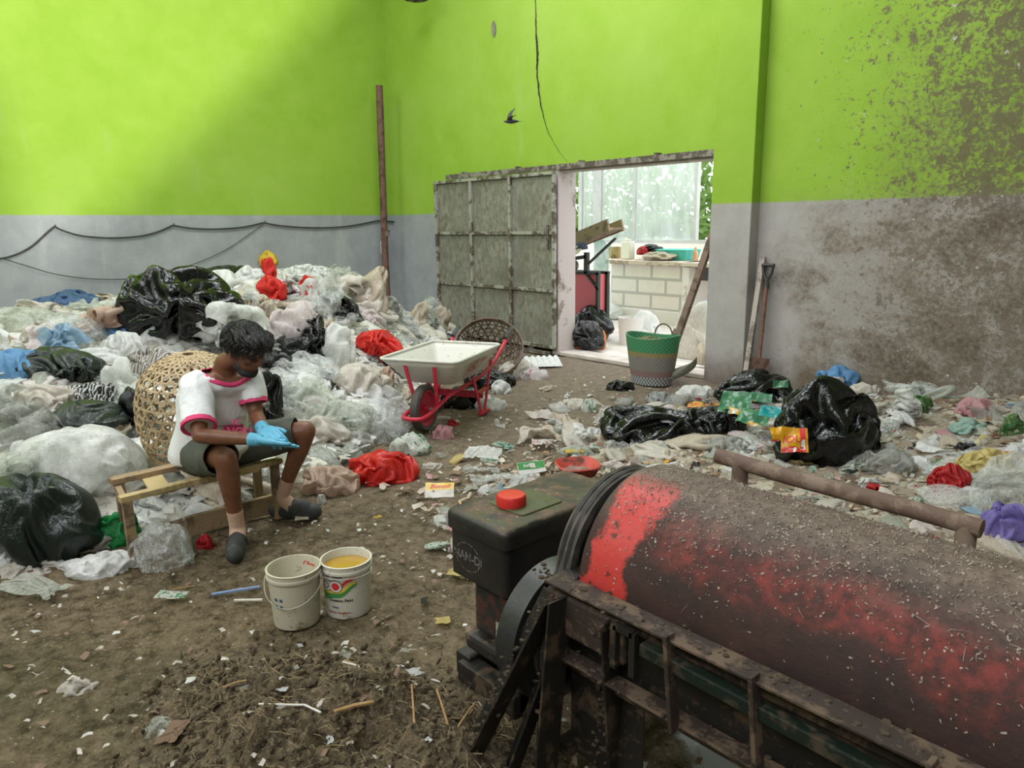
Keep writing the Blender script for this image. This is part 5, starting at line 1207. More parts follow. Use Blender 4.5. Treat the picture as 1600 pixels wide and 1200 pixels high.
def pinch(W,c,ax,rad,k,pull):
    """gather the skin round the axis through c, drawing it out by pull"""
    d=W-c; h=d@ax; w=np.exp(-((d*d).sum(1))/(rad*rad))[:,None]; ra=d-h[:,None]*ax
    return W-ra*w*k+ax*w*pull
def film_bag(seed,excess=1.3,shape=(1,.8,.62),sub=5,steps=26,press=.004,neck=0,pinches=3,slump=1.0):
    """closed bag with more skin than room, gathered at a few points and let go"""
    V0,F0=ICO[sub]; Fc=np.array(F0); V=np.array([v[:] for v in V0])
    if sub not in _ico5: _ico5[sub]=(np_edges(Fc),np_bend(Fc))
    E,Bn=_ico5[sub]; rs=np.random.RandomState(seed)
    S=np.array(shape); rest=np.linalg.norm((V[E[:,0]]-V[E[:,1]])*S,axis=1)*excess; br=np.linalg.norm((V[Bn[:,0]]-V[Bn[:,1]])*S,axis=1)*excess
    W=V*S+nz(V,1.2,seed,3)*.30+nz(V,4.5,seed+9,2)*.04
    W=relax(W,E,rest,10,lambda t:S*1.15,press,Fc,None,Bn,br,floor=-.36)
    for k in range(pinches+(1 if neck else 0)):
        if k==pinches: ax=np.array([.15,0,1.]); pl=.40; rd=.75; kk=.85
        else:
            ax=rs.normal(size=3); ax[2]=abs(ax[2])*.6; pl=rs.uniform(-.10,.24); rd=rs.uniform(.35,.65); kk=rs.uniform(.5,.85)
        ax=ax/np.linalg.norm(ax); c=W[np.argmax(W@ax)]*.85
        W=pinch(W,c,ax,rd,kk,pl); W=relax(W,E,rest,5,lambda t:S*2.2,press*.5,Fc,None,Bn,br,floor=-.36)
    W[:,2]=np.where(W[:,2]>0,W[:,2]*slump,W[:,2])
    W=relax(W,E,rest,7,lambda t:S*2.2,0,Fc,None,Bn,br,floor=-.36)
    W[:,2]+=.36; return [tuple(p) for p in W.tolist()],F0
def film_sheet(seed,n=48,shrink=.62,h=.35,asp=1.0,bst=.6,pinches=4,it=9):
    """open film gathered at a few points, then let fall"""
    rs=np.random.RandomState(seed); g=np.linspace(-1,1,n+1); X,Y=np.meshgrid(g,g*asp); V=np.stack([X.ravel(),Y.ravel(),np.zeros(X.size)],1)
    idx=np.arange((n+1)**2).reshape(n+1,n+1); a=np.concatenate
    E=a([np.stack([idx[:,:-1].ravel(),idx[:,1:].ravel()],1),np.stack([idx[:-1].ravel(),idx[1:].ravel()],1),np.stack([idx[:-1,:-1].ravel(),idx[1:,1:].ravel()],1),np.stack([idx[1:,:-1].ravel(),idx[:-1,1:].ravel()],1)])
    B=a([np.stack([idx[:,:-2].ravel(),idx[:,2:].ravel()],1),np.stack([idx[:-2].ravel(),idx[2:].ravel()],1),np.stack([idx[:,:-4].ravel(),idx[:,4:].ravel()],1),np.stack([idx[:-4].ravel(),idx[4:].ravel()],1)])
    rest=np.linalg.norm(V[E[:,0]]-V[E[:,1]],axis=1); br=np.linalg.norm(V[B[:,0]]-V[B[:,1]],axis=1)*.96
    W=V*np.array([shrink,shrink,1])+nz(V,1.1,seed,4)*np.array([.22,.22,h*1.3]); S=np.array([3.,3.,3.])
    W=relax(W,E,rest,it,lambda t:S,0,None,None,B,br,floor=-.03,bstiff=bst)
    for k in range(pinches):
        c=W[rs.randint(len(W))]; ax=np.array([rs.normal()*.5,rs.normal()*.5,1.]); ax/=np.linalg.norm(ax)
        W=pinch(W,c,ax,rs.uniform(.35,.8),rs.uniform(.4,.8),rs.uniform(-.05,h*.8)); W=relax(W,E,rest,5,lambda t:S,0,None,None,B,br,floor=-.03,bstiff=bst)
    W[:,2]*=.8; W=relax(W,E,rest,6,lambda t:S,0,None,None,B,br,floor=-.03,bstiff=bst); W[:,2]+=.03
    W[:,:2]-=W[:,:2].mean(0)
    fs=[(j*(n+1)+i,j*(n+1)+i+1,(j+1)*(n+1)+i+1,(j+1)*(n+1)+i) for j in range(n) for i in range(n)]
    W/=np.percentile(np.abs(W[:,:2]),97)*1.05
    return [tuple(p) for p in W.tolist()],fs
def bagmesh(name,vf):
    me=bpy.data.meshes.new(name); me.from_pydata(vf[0],[],vf[1]); me.shade_smooth(); me.materials.append(None); me.update(); return me
PUFF=[bagmesh('bag_shape',film_bag(100+i,1.1+.1*(i%4),(1,.8,.7),4,pinches=2+i%3)) for i in range(12)]
CRUSH=[bagmesh('bag_shape',film_bag(200+i,1.55+.1*(i%3),(1,.75,.6),4,pinches=4)) for i in range(8)]
SHEET=[bagmesh('film_shape',film_sheet(300+i,40,.45+.08*(i%4),.25+.1*(i%3),[1,.7,.5][i%3])) for i in range(14)]
SCRAP=[bagmesh('scrap_shape',film_sheet(400+i,14,.5+.07*(i%3),.3,[.6,.9,.5,.7][i%4],pinches=2)) for i in range(7)]+[bagmesh('scrap_shape',film_bag(450+i,1.5,(1,.8,.6),3,pinches=3)) for i in range(4)]
P_={}
def PM(key,*a,**k): P_[key]=m_plastic('film_'+key,*a,**k)
PM('clear',(.84,.85,.84),.29,.09,.25,.10,bump=.55); PM('clear_green',(.69,.71,.64),.38,.10,.3,.15,bump=.6); PM('milky',(.86,.86,.84),.78,.2,.35,.12); PM('white',(.88,.88,.87),.95,.24,.3,.12); PM('dirty_white',(.72,.67,.60),.86,.22,.3,.4)
PM('cream',(.62,.53,.42),.95,.3,.25,.55,(.30,.18,.10)); PM('pinkish',(.84,.74,.74),.7,.2,.35,.2); PM('peach',(.68,.50,.40),.88,.25,.3,.35); PM('pale_green',(.61,.63,.56),.62,.18,.35,.25); PM('grey_clear',(.46,.46,.43),.48,.16,.25,.45)
PM('black',(.005,.0055,.0055),1,.2,0,0,wr=9,bump=.8); PM('dark_green',(.008,.014,.011),1,.36,.0,.0,bump=.6); PM('red',(.72,.030,.022),1,.22,.35,0); PM('crimson',(.50,.015,.02),1,.2,.3,.1); PM('blue',(.20,.44,.74),.92,.25,.4,.05); PM('pale_blue',(.42,.60,.76),.85,.25,.4,.1); PM('navy',(.035,.09,.20),1,.35,.1,.1)
PM('green',(.02,.36,.09),.9,.2,.4,0); PM('yellow',(.74,.52,.04),1,.28,.25,.15); PM('pale_yellow',(.66,.53,.20),1,.3,.3,.3); PM('purple',(.30,.24,.62),.95,.22,.4,0); PM('pink',(.66,.36,.38),.95,.3,.35,.2); PM('mint',(.40,.58,.50),.9,.3,.35,.15); PM('brown',(.20,.12,.075),1,.6,.05,.4); PM('orange',(.74,.22,.02),1,.3,.3,.1)
PM('stained',(.66,.58,.48),.95,.3,.3,.6,(.38,.17,.06)); PM('striped',(.66,.66,.64),1,.3,.2,.1,stripes=((.02,.02,.025),2.0)); PM('striped_fine',(.66,.66,.64),1,.3,.2,.2,stripes=((.02,.02,.025),3.6)); PM('stripe_cream',(.58,.54,.48),1,.35,.2,.3,stripes=((.16,.14,.13),2.6))
PM('red_print',(.72,.70,.68),.95,.22,.3,.1,print_=[((.66,.04,.05),.60,3.0)]); PM('green_print',(.70,.72,.66),.95,.2,.3,.1,print_=[((.04,.33,.12),.58,3.2)]); PM('pink_print',(.74,.70,.68),.9,.22,.35,.1,print_=[((.72,.10,.22),.64,3.0)])
PM('packet_mix',(.06,.20,.10),1,.25,.1,.1,print_=[((.70,.34,.02),.56,4.0),((.60,.62,.58),.63,5.0)]); PM('packet_orange',(.72,.36,.02),1,.25,.15,.1,print_=[((.62,.04,.03),.58,4.0),((.7,.68,.62),.65,5)]); PM('teal',(.01,.27,.28),1,.25,.15,.05,print_=[((.70,.36,.03),.64,4.0)]); PM('leafgreen',(.08,.22,.06),.95,.25,.3,.3,print_=[((.6,.42,.34),.60,4)]); PM('silver',(.6,.6,.58),1,.25,0,.1)
BAGS=[]
def mkobj(name,me,mat,loc,sc,rot,label=None,cat=None,group=None,n=None,register=None):
    o=bpy.data.objects.new(name,me); COL.objects.link(o); s=o.material_slots[0]; s.link='OBJECT'; s.material=mat
    q=Euler((0,0,rot)).to_quaternion()
    if n is not None: q=Vector((0,0,1)).rotation_difference(n)@q
    o.rotation_mode='QUATERNION'; o.rotation_quaternion=q; o.location=loc; o.scale=sc; tag(o,label,cat,group)
    if register: BAGS.append((o,)+register)
    return o
HERO=[]
def hero(name,label,cat,u,v,w,h,kind,mat,seed,rot=None,spikes=(),puff=.5,crumple=.7,lift=0,dep=None,sub=5,tilt=None,fold=.3,asp=.8,dz=None):
    """one distinct bag: w,h its apparent size in the photo, standing where its foot meets heap or floor"""
    g=hit(u,v+h*.38) if dep is None else at(u,v+h*.38,dep); d=pix(g)[2]; sw=w*d/F/2; sh=h*d/F
    if kind=='sheet':
        me=bagmesh(name+'_mesh',film_sheet(seed,48,.62 if fold>.2 else .93,fold if fold>.2 else .10,max(asp,.45),pinches=3 if fold>.2 else 1)); n=gnormal(g.x,g.y); g=hit(u,v) if dep is None else at(u,v,dep); sc=(sw,sw,sw)
        loc=g+n*.02
    else:
        me=bagmesh(name+'_mesh',film_bag(seed,1.0+.5*crumple,(1,.85,min(1.3,max(.45,h/w))),sub,neck=bool(spikes) and spikes[-1][0][2]>.8 and h>w*.7,pinches=0 if crumple<.2 else 3)); n=gnormal(g.x,g.y) if tilt is None else Vector(tilt).normalized()
        n=(n+Vector((0,0,1.2))).normalized() if tilt is None else n
        top=max(v_.co.z for v_ in me.vertices); wx=max(v_.co.x for v_ in me.vertices); sc=(sw/wx,sw*.9/wx,sh/top*.95); loc=g-n*.04
        # step back so the near flank, not the centre, is at the contact point
        loc=loc-Vector((CZ_.x,CZ_.y,0)).normalized()*sw*.35; gz=ground(loc.x,loc.y); loc.z=min(max(gz-.05,loc.z-.02),loc.z+sh*.3)+(.06 if mat in('red','yellow','red_print','black','stained') and g.x<-4.5 and u<620 else 0)+(.035 if u>1100 else 0)
    loc.z+=lift
    r=math.atan2(CX_.y,CX_.x) if rot is None else math.atan2(CX_.y,CX_.x)+rot
    HERO.append((u,v,w,h)); return mkobj(name,me,P_[mat],loc,sc,r,label,cat,n=n)
B_='bag'
H=[
('dark_blue_bag','dark blue plastic sack forming a dome at the far left of the heap top',97,468,95,36,'b','navy'),
('plastic_sheet','pale green-white film sheet spread beside the dark blue sack',158,488,90,60,'s','pale_green'),
('plastic_bag','large crushed clear bag at the far left below the dark blue sack',35,500,110,50,'b','clear_green'),
('plastic_bag','bulging clear bag right below the dark blue sack',110,515,120,55,'b','clear'),
('blue_plastic_bag','light blue bag touching the left side of the big black heap-top bag',185,513,80,36,'b','blue'),
('blue_plastic_bag','light blue bag at the left edge of the photo above the long dark bag',22,568,100,55,'b','blue'),
('pale_blue_film','pale blue film between the two light blue bags',95,552,70,40,'s','pale_blue'),
('black_bin_bag','large glossy black bin bag sprawled on top of the heap at left',272,488,190,120,'b','black'),
('black_bag_flap','black bag with a raised peak on the crest behind the large black bin bag',265,450,120,45,'b','black'),
('black_plastic_bag','flat black bag lying on the crest against the grey wall',345,432,90,26,'b','black'),
('dark_green_bag','long dark green-black bag with a knotted neck left of the crumpled white bag',82,572,135,62,'b','dark_green'),
('white_plastic_bag','crumpled white bag hanging below the large black bin bag',190,540,75,52,'b','milky'),
('clear_plastic_bag','clear white bag between the striped bag and the bamboo basket',183,592,62,75,'b','milky'),
('striped_bag','black and white striped plastic bag bundled in the left of the heap',136,616,72,46,'b','striped'),
('striped_sack','cream sack with dark stripes behind the bamboo basket',232,572,80,55,'b','stripe_cream'),
('black_bag_dome','smooth black bag dome below the striped bag',125,655,120,58,'b','dark_green'),
('black_bag_small','small black bag wedged left of the bamboo basket',203,642,50,60,'b','black'),
('white_container','rounded white container at the left edge of the photo',2,622,34,46,'b','white'),
('cream_plastic_bag','dirty cream bag right of the rounded white container',62,622,90,50,'b','dirty_white'),
('clear_plastic_bag','big puffed clear bag with a pink tint left of the bench',112,728,195,118,'b','milky'),
('white_pouch','small white pouch above the big puffed clear bag',30,700,36,44,'b','white'),
('purple_scrap','tiny purple plastic scrap at the left edge beside the white pouch',12,692,18,18,'b','purple'),
('black_sack','very large smooth black-green sack in the left foreground',45,815,205,130,'b','dark_green'),
('green_plastic_bag','bright green plastic bag behind the front leg of the bench',176,820,72,56,'b','green'),
('clear_plastic_bag','glossy clear bag standing on the floor under the bench front',252,850,95,82,'b','clear'),
('pink_clear_bag','dark red liquid pouch on the floor right of the glossy clear bag',318,840,32,34,'b','crimson'),
('white_container','translucent white rounded container under the bench',308,795,56,36,'b','white'),
('striped_scrap','black and white zebra striped scrap under the bench end',232,788,50,30,'s','striped_fine'),
('clear_film','clear film bundle behind the seated person\'s shin under the bench',350,772,80,40,'b','clear'),
('white_plastic_bag','flat white bag on the floor in front of the bench leg',150,878,115,40,'b','white'),
('twisted_film','twisted dirty white film on the floor at the left edge',35,882,105,28,'b','dirty_white'),
('plastic_sheet','thin yellowish grey film spread on the floor in the left foreground',55,925,125,45,'s','pale_green'),
('yellow_bag','yellow plastic bag at the very peak of the heap',418,406,34,26,'b','yellow'),
('red_plastic_bag','red plastic bag just below the yellow bag on the peak',418,424,28,36,'b','red'),
('white_foam_bag','bright white crumpled bag on the crest left of the peak',342,442,70,42,'b','white'),
('white_plastic_bag','white bag draped on the crest just left of the yellow bag',388,428,50,34,'b','white'),
('red_handled_bag','red-pink bag draped below the red peak bag',424,456,50,40,'b','red'),
('red_plastic_bag','small red bag between the red-pink bag and the pink-print bag',456,453,30,20,'b','red'),
('red_printed_bag','white bag printed pink and red right of the small red bag',492,468,50,56,'b','red_print'),
('stained_bag','clear bag with brown food stains left of the pinkish white bag',392,482,72,40,'b','stained'),
('pinkish_bag','large shiny pinkish white bag in the centre of the heap',462,515,80,92,'b','pinkish'),
('plastic_sheet','pale green film sheet sloping down the right crest',528,442,90,60,'s','pale_green'),
('plastic_sheet','long cream film sheet running down the right side of the crest',565,482,100,40,'s','dirty_white'),
('red_plastic_bag','red bag corner sticking up between the pinkish bag and the pink-print bag',480,446,26,24,'b','red'),
('white_plastic_bag','shiny white bag on the crest right of the red peak bag',478,428,76,34,'b','milky'),
('cream_paper_sack','tall brown-stained cream sack standing on the right crest',575,458,58,88,'b','cream'),
('cream_sack','upright cream sack with a bent neck before the grey wall corner',647,495,38,56,'b','cream'),
('grey_sack','brownish grey sack behind the cream sack beside the gate',688,497,34,42,'b','cream'),
('green_grey_bag','dull green-grey bag between the two cream sacks',618,492,24,38,'b','grey_clear'),
('cream_bag_low','cream and white bag lying right of the bent-necked cream sack',668,528,64,40,'b','dirty_white'),
('white_plastic_bag','clear white bag beside the wheelbarrow tray rim',672,540,44,34,'b','milky'),
('grey_film','blue-grey film behind the wheelbarrow tray',640,532,40,22,'b','grey_clear'),
('black_plastic_bag','black bag with curled handle in the middle of the heap behind the person\'s head',472,534,80,68,'b','black'),
('red_plastic_bag','bright red bag in the heap behind the wheelbarrow tray',590,548,82,48,'b','red'),
('dirty_white_bag','bulging dirty white bag left of the wheelbarrow tray',560,592,96,56,'b','dirty_white'),
('peach_bag','small peach bag left of the wheelbarrow strut',600,590,36,46,'b','peach'),
('clear_film','wide shiny clear film right of the seated person\'s chest',470,580,115,50,'b','clear'),
('clear_film','greenish clear film pile right of the person\'s shoulder sleeve',465,628,125,58,'b','clear_green'),
('clear_film','clear film mass above the seated person\'s knee',520,655,120,56,'b','clear_green'),
('clear_film','grey clear film between the knee and the wheelbarrow wheel',590,650,100,56,'b','clear'),
('white_streaked_bag','white bag with vertical creases below the pinkish bag',520,545,64,80,'b','milky'),
('black_plastic_bag','black bag wedged directly behind the seated person\'s arm',418,628,48,84,'b','black'),
('black_plastic_bag','flattened black bag beside the person\'s chin',425,570,60,34,'b','black'),
('red_plastic_bag','large bright red bag lying on the floor left of the wheelbarrow wheel',598,727,112,56,'b','red'),
('peach_bag','milky peach bag on the floor left of the large red floor bag',512,748,92,52,'b','peach'),
('clear_plastic_bag','clear bag with green print below the wheelbarrow wheel',640,690,66,42,'b','green_print'),
('clear_film','pinkish clear film right of the clear bag below the wheel',692,672,40,30,'b','pink'),
('white_wrap','small creased white wrap right of the large red floor bag',673,723,38,16,'b','dirty_white'),
('clear_cup','pale translucent cup standing on the floor beside the far clog',501,774,18,26,'b','milky'),
('blue_glove','crumpled blue disposable glove on the floor at the far clog',477,800,38,16,'b','blue'),
('beige_scrap','beige paper scrap just below the crumpled blue glove',472,814,22,18,'s','cream'),
('red_snack_cup','small red printed cup on the floor under the wheelbarrow legs',708,657,20,18,'b','crimson'),
('white_plastic_bag','puffy white bag on the floor right of the wheelbarrow legs',782,602,36,28,'b','white'),
('white_plastic_bag','crumpled white and clear bag below the puffy white bag',768,628,52,26,'b','milky'),
('black_plastic_bag','long black bag under the dark cane basket',762,592,90,34,'b','black'),
('black_plastic_bag','black bag in the shade beneath the wheelbarrow tray',722,620,70,40,'b','black'),
('white_plastic_bag','white bag with a red printed mark beside the gate end',838,582,42,26,'b','pink_print'),
('cream_cloth','dirty cream cloth at the foot of the dark cane basket',808,573,62,30,'b','dirty_white'),
('grey_clear_bag','small clear grey bag at the right foot of the dark cane basket',808,552,30,24,'b','grey_clear'),
('green_print_bag','white bag with a green print on the open floor',922,631,28,30,'b','green_print'),
('clear_film','limp clear film joined left of the green-print bag',892,628,46,22,'b','dirty_white'),
('black_cloth','ragged black scrap in front of the green woven basket',970,600,46,22,'b','black'),
('black_bin_bag','torn black bin bag spread in the middle of the litter',1012,664,165,66,'b','black'),
('black_bin_bag','black bag fold reaching right from the torn black bag',1115,662,110,50,'b','black'),
('round_rag','round pinkish grey rag ball lying on the torn black bag',1046,640,32,28,'b','pinkish'),
('striped_bag','small black and white striped bag behind the torn black bag',1032,620,46,30,'b','striped_fine'),
('cream_bag','pale cream knotted bag behind the torn black bag',1088,612,62,32,'b','milky'),
('yellow_packet','orange-yellow packet below the pale cream knotted bag',1098,636,50,28,'s','packet_orange'),
('black_sack','huge glossy black sack torn open at the right behind the drum',1298,668,178,150,'b','black'),
('black_sack_flap','folded black mouth of the huge torn sack',1190,612,130,66,'b','black'),
('blue_plastic_bag','light blue bag lying against the dirty wall behind the huge black sack',1312,586,66,34,'b','blue'),
('green_packet','green and white crumpled packet at the foot of the dirty wall',1432,634,60,36,'b','leafgreen'),
('white_plastic_bag','white crumpled bag at the foot of the wall right of the blue bag',1352,612,60,32,'b','dirty_white'),
('white_foam','white puffy bag right of the huge black sack',1398,664,40,26,'b','white'),
('white_foam','knobbly cream foam lump touching the right flank of the huge black sack',1392,702,26,26,'b','milky'),
('pink_cloth','pink cloth bundle by the wall at the right',1528,640,62,34,'b','pink'),
('mint_cloth','mint green cloth below the pink cloth bundle',1520,668,60,26,'b','mint'),
('green_net_bag','shredded green plastic strip at the right edge by the wall',1585,668,36,44,'b','leafgreen'),
('white_plastic_bag','cream-white bag left of the striped black scrap at right',1462,690,36,26,'b','milky'),
('black_scrap','small glossy black scrap at right below the white bags',1512,700,36,20,'b','black'),
('yellow_clear_bag','yellowish clear bag between the huge black sack and the red bag',1392,725,90,46,'b','grey_clear'),
('red_plastic_bag','red crumpled bag on the litter bank at the right',1490,752,80,52,'b','crimson'),
('yellow_bag','yellow plastic bag with faint printing beside the red bag at right',1548,728,84,52,'b','pale_yellow'),
('clear_plastic_bag','large shiny clear bag at the right edge behind the drum',1582,765,110,110,'b','clear'),
('purple_plastic_bag','purple bag at the right edge below the large clear bag',1582,828,100,76,'b','purple'),
('white_bottle','white rounded piece at the right edge above the large clear bag',1590,705,34,24,'b','white'),
('cream_film','cream film hump right behind the top of the drum',1040,702,105,26,'b','dirty_white'),
('clear_film','clear film triangle left of the cream film hump',965,695,64,30,'b','clear'),
('brown_film','brownish clear film between drum and torn black bag',1135,698,88,30,'b','grey_clear'),
('plastic_sheet','milky film sheet standing up behind the engine',755,712,62,42,'s','milky'),
('plastic_sheet','wide clear film lying behind the engine tank',785,752,105,34,'s','clear'),
('clear_cup','crushed clear cup left of the milky film behind the engine',735,728,34,22,'b','clear'),
('pink_pack','red and white snack packet in the litter left of the drum',848,695,34,22,'s','red_print'),
('orange_scrap','orange-red lid scrap in the pale litter',843,670,17,10,'b','orange'),
('yellow_scrap','bright yellow scrap behind the red dish',898,709,28,11,'s','yellow'),
('white_film','pale green-white film in the middle of the litter',880,668,44,26,'b','pale_green'),
('white_film','shiny white film beside the torn black bag',918,675,50,30,'b','milky'),
('cream_film','dirty cream film hump left of the clear film triangle',905,700,60,22,'b','pale_green'),
('black_plastic_bag','black bag piled behind the left jamb inside the yard',920,520,52,46,'b','black'),
('crumpled_wrapper','clear wrapper with a folded corner on the bare floor at left',112,1066,66,34,'b','dirty_white'),
('clear_film','clear film cup lying at the left edge of the mulch mound',245,1128,58,46,'b','clear_green'),
('brown_scrap','reddish brown plastic scrap beside the clear film cup at the mulch mound',276,1150,46,44,'s','brown'),
('green_wrapper','flat cream and green wrapper on the floor left of the pails',269,936,48,14,'s','green_print'),
('yellow_wrapper','yellow and green wrapper on the floor left of the engine',724,898,42,26,'s','pale_yellow'),
]
for i,(nm,lb,u,v,w,h,kd,mt) in enumerate(H):
    if nm=='black_plastic_bag' and 'inside the yard' in lb:
        hero('black_plastic_bag',lb,B_,u,v,w,h,'b',mt,900+i,dep=9.4,crumple=.8); HERO.pop(); continue
    cat={'sheet':'film'}.get(nm,'bag')
    for k_,c_ in (('film','film'),('sheet','film'),('scrap','scrap'),('wrapper','wrapper'),('cloth','cloth'),('sack','sack'),('cup','cup'),('container','container'),('packet','packet'),('pack','packet'),('glove','glove'),('rag','rag'),('bottle','bottle'),('foam','foam'),('net','netting')):
        if k_ in nm: cat=c_
    rs=random.Random(i); spk=[]
    if kd=='b' and mt in('black','red','blue','dark_green','crimson') and w>50: spk=[((rs.uniform(.5,1),rs.uniform(-.5,.5),rs.uniform(0,.5)),rs.uniform(.2,.5),.04),((-1,rs.uniform(-.6,.6),rs.uniform(0,.5)),rs.uniform(.2,.45),.04),((rs.uniform(-.5,.5),.2,1),rs.uniform(.1,.4),.03)]
    if 'huge glossy' in lb: spk=[]
    if 'bent neck' in lb or 'tall brown' in lb: spk=[((.1,0,1),.5,.08)]
    big=w>85
    smooth_=nm in('white_container','round_rag','white_bottle','white_pouch') or 'smooth' in lb or 'puffed' in lb
    hero(nm,lb,cat,u,v,w,h,'sheet' if kd=='s' else 'b',mt,900+i,spikes=spk,crumple=.18 if smooth_ else (.75 if big else .95),puff=.35 if smooth_ else .6,sub=5 if w>70 else 4,rot=rs.uniform(-.35,.35),asp=min(1,max(.4,h/w*1.4)),fold=.1 if 'wrapper' in nm or 'scrap' in nm or nm in('plastic_sheet','yellow_packet','pink_pack') and v>600 else .32)
# ================================================================ PRINTED PACKETS, DISH, TRAY, STICKS
def facing(u,v,z,up=.35,rot=0,roll=0):
    """frame lying on the ground, its top edge away from the viewer and tipped up by `up` radians"""
    p=fl(u,v,z); r=Vector((CX_.x,CX_.y,0)).normalized(); f=Vector((-r.y,r.x,0)); R_=Matrix.Rotation(rot,3,'Z'); r=R_@r; f=R_@f
    y=f*math.cos(up)+Vector((0,0,1))*math.sin(up); n=r.cross(y); M=Matrix((r,y,n)).transposed().to_4x4(); M.translation=p; return M
def packet(name,label,cat,M,w,h,mat,texts=(),fields=(),seed=1,amp=.008):
    r=thing(name,label,cat,M.translation); L_=Matrix.Translation(-M.translation)@M
    def z(x,y): p=Vector((x*9+seed,y*9,seed)); return amp*(noise.noise(p)+.5*noise.noise(p*2.3))+amp
    MB().grid(lambda a,b_:tuple(L_@Vector(((a-.5)*w*(1+.03*noise.noise(Vector((b_*4,seed,0)))),(b_-.5)*h,z((a-.5)*w,(b_-.5)*h)))),20,14).build('film',mat,r)
    for k,(nm,x0,x1,y0,y1,m_) in enumerate(fields):
        MB().grid(lambda a,b_:tuple(L_@Vector((x0+(x1-x0)*a,y0+(y1-y0)*b_,z(x0+(x1-x0)*a,y0+(y1-y0)*b_)+.0012+.0003*k))),14,8).build(nm,m_,r)
    for (t,s,x,y,m_,sh_) in texts:
        vs,fs=text_mesh(t,s,3,.0008,sh_); MB().add([tuple(L_@Vector((v.x+x,v.y+y,z(v.x+x,v.y+y)+.0028))) for v in vs],fs).build('lettering',m_,r,smooth=False)
    return r
packet('yellow_oil_packet','yellow printed packet with red lettering lying on bare floor left of the engine','packet',facing(687,767,.02,.45,.05),.175,.125,P_['dirty_white'],[('Bimoli',.05,0,.028,C_['red'],.35)],[('yellow_print',-.085,.085,.0,.062,P_['yellow'])],3)
packet('green_white_packet','green and white printed packet standing in the litter behind the red dish','packet',facing(830,731,.05,.75,.35),.19,.085,P_['white'],[('Refill',.026,-.03,.012,C_['white'],.2)],[('green_print',-.092,.092,-.012,.04,C_['green']),('pale_print',-.01,.03,-.004,.03,C_['white'])],8)
# printed packets spilling out of the huge torn black sack
def pk(u,v,z,w,h,mat,rot,up,label,texts=(),fields=(),seed=1): return packet('printed_packet',label,'packet',facing(u,v,z,up,rot),w,h,mat,texts,fields,seed,.034)
pk(1150,634,.30,.22,.22,P_['packet_mix'],-.5,.6,'green packet with orange stripes at the left mouth of the huge black sack',seed=1)
pk(1180,656,.26,.22,.16,P_['packet_mix'],-.7,.5,'green and orange packet in the middle of the spilled packets',seed=5)
pk(1214,650,.34,.22,.10,P_['teal'],-.6,.6,'teal packet with orange mark inside the torn black sack',seed=9)
pk(1190,626,.38,.14,.07,P_['packet_mix'],-.4,.7,'small green packet showing through the upper tear of the black sack',seed=12)
pk(1240,690,.33,.15,.15,P_['packet_orange'],-.2,.95,'yellow packet with red lettering on its side at the lower mouth of the black sack',[('IOU',.062,-.015,.0,C_['red'],.2)],[('red_print',.03,.062,-.075,.075,C_['red']),('white_print',.034,.058,-.07,-.0,C_['white'])],15)
pk(1214,680,.29,.10,.09,P_['packet_orange'],.2,.9,'orange-yellow packet left of the red-lettered yellow packet',seed=18)
pk(1240,670,.33,.09,.08,P_['white'],-.4,.9,'white packet piece just above the red-lettered yellow packet',seed=21)
pk(1218,604,.50,.10,.05,P_['packet_mix'],-.2,.9,'green-orange packet corner at the top tear of the black sack',seed=23)
# red square dish full of sludge
M_DISH=m_dirty('brick_red_dish',(.52,.075,.055),(.14,.06,.04),.38,12,.5,fine=40)
q=fl(905,742,.0); rd=thing('red_dish','brick red square plastic dish lying between engine tank and drum','dish',(-1.72,2.17,.40),math.atan2(CX_.y,CX_.x)+.25); 
q=onY(903,738,2.12); rd.location=(q.x,2.12,q.z-.03)
mb=MB(); prof=[(.0,.0),(.06,.0),(.085,.045),(.089,.047),(.085,.052),(.078,.045),(.055,.008),(0,.008)]; m=48; vs=[]
for r,z in prof:
    for k in range(m):
        a=2*PI*k/m; sq=(abs(math.cos(a))**3.4+abs(math.sin(a))**3.4)**(-1/3.4); vs.append((r*sq*math.cos(a),r*sq*math.sin(a),z))
mb.add(vs,[(j*m+k,j*m+(k+1)%m,(j+1)*m+(k+1)%m,(j+1)*m+k) for j in range(len(prof)-1) for k in range(m)]); mb.build('body',M_DISH,rd)
MB().grid(lambda a,b_:((a-.5)*.125,(b_-.5)*.125,.018+.010*noise.noise(Vector((a*6,b_*6,2)))),12,12).build('sludge',m_simple('brown_sludge',(.16,.10,.07),(.30,.20,.15),30,.8,bump=.8),rd)
vs,fs=text_mesh('IVORY',.022,3,.0005)
# heap of residue on the tank that carries the dish
mb=MB(); c=Vector((q.x,2.12,0)); rnd=random.Random(3)
tx0,tx1,ty0,ty1=EX0+.05,EX1,EY1-.20,EY1+.28
def sl(a,b_):
    x=tx0+(tx1-tx0)*a; y=ty0+(ty1-ty0)*b_; e=min(1,4*a*(1-a)*1.6)*min(1,4*b_*(1-b_)*1.6)
    return (x,y,(.57+.055*e+.012*noise.noise(Vector((x,y,0))*30)+.008*noise.noise(Vector((x,y,0))*70)) if e>.05 else .56)
rs_=MB().grid(sl,60,60); ro=rs_.build('residue_pile',M_MUD); tag(ro,'brown residue piled on the rear of the black engine tank beneath the red dish',kind='stuff')
mbx=MB(); mbx.box(((tx0+tx1)/2,(EY1+EY1+.26)/2,.29),(.26,.24,.56)); sup=mbx.build('radiator_hopper',M_GRIME,en,smooth=False,bevel=.01); local(en,sup)
rd.location.z=.600
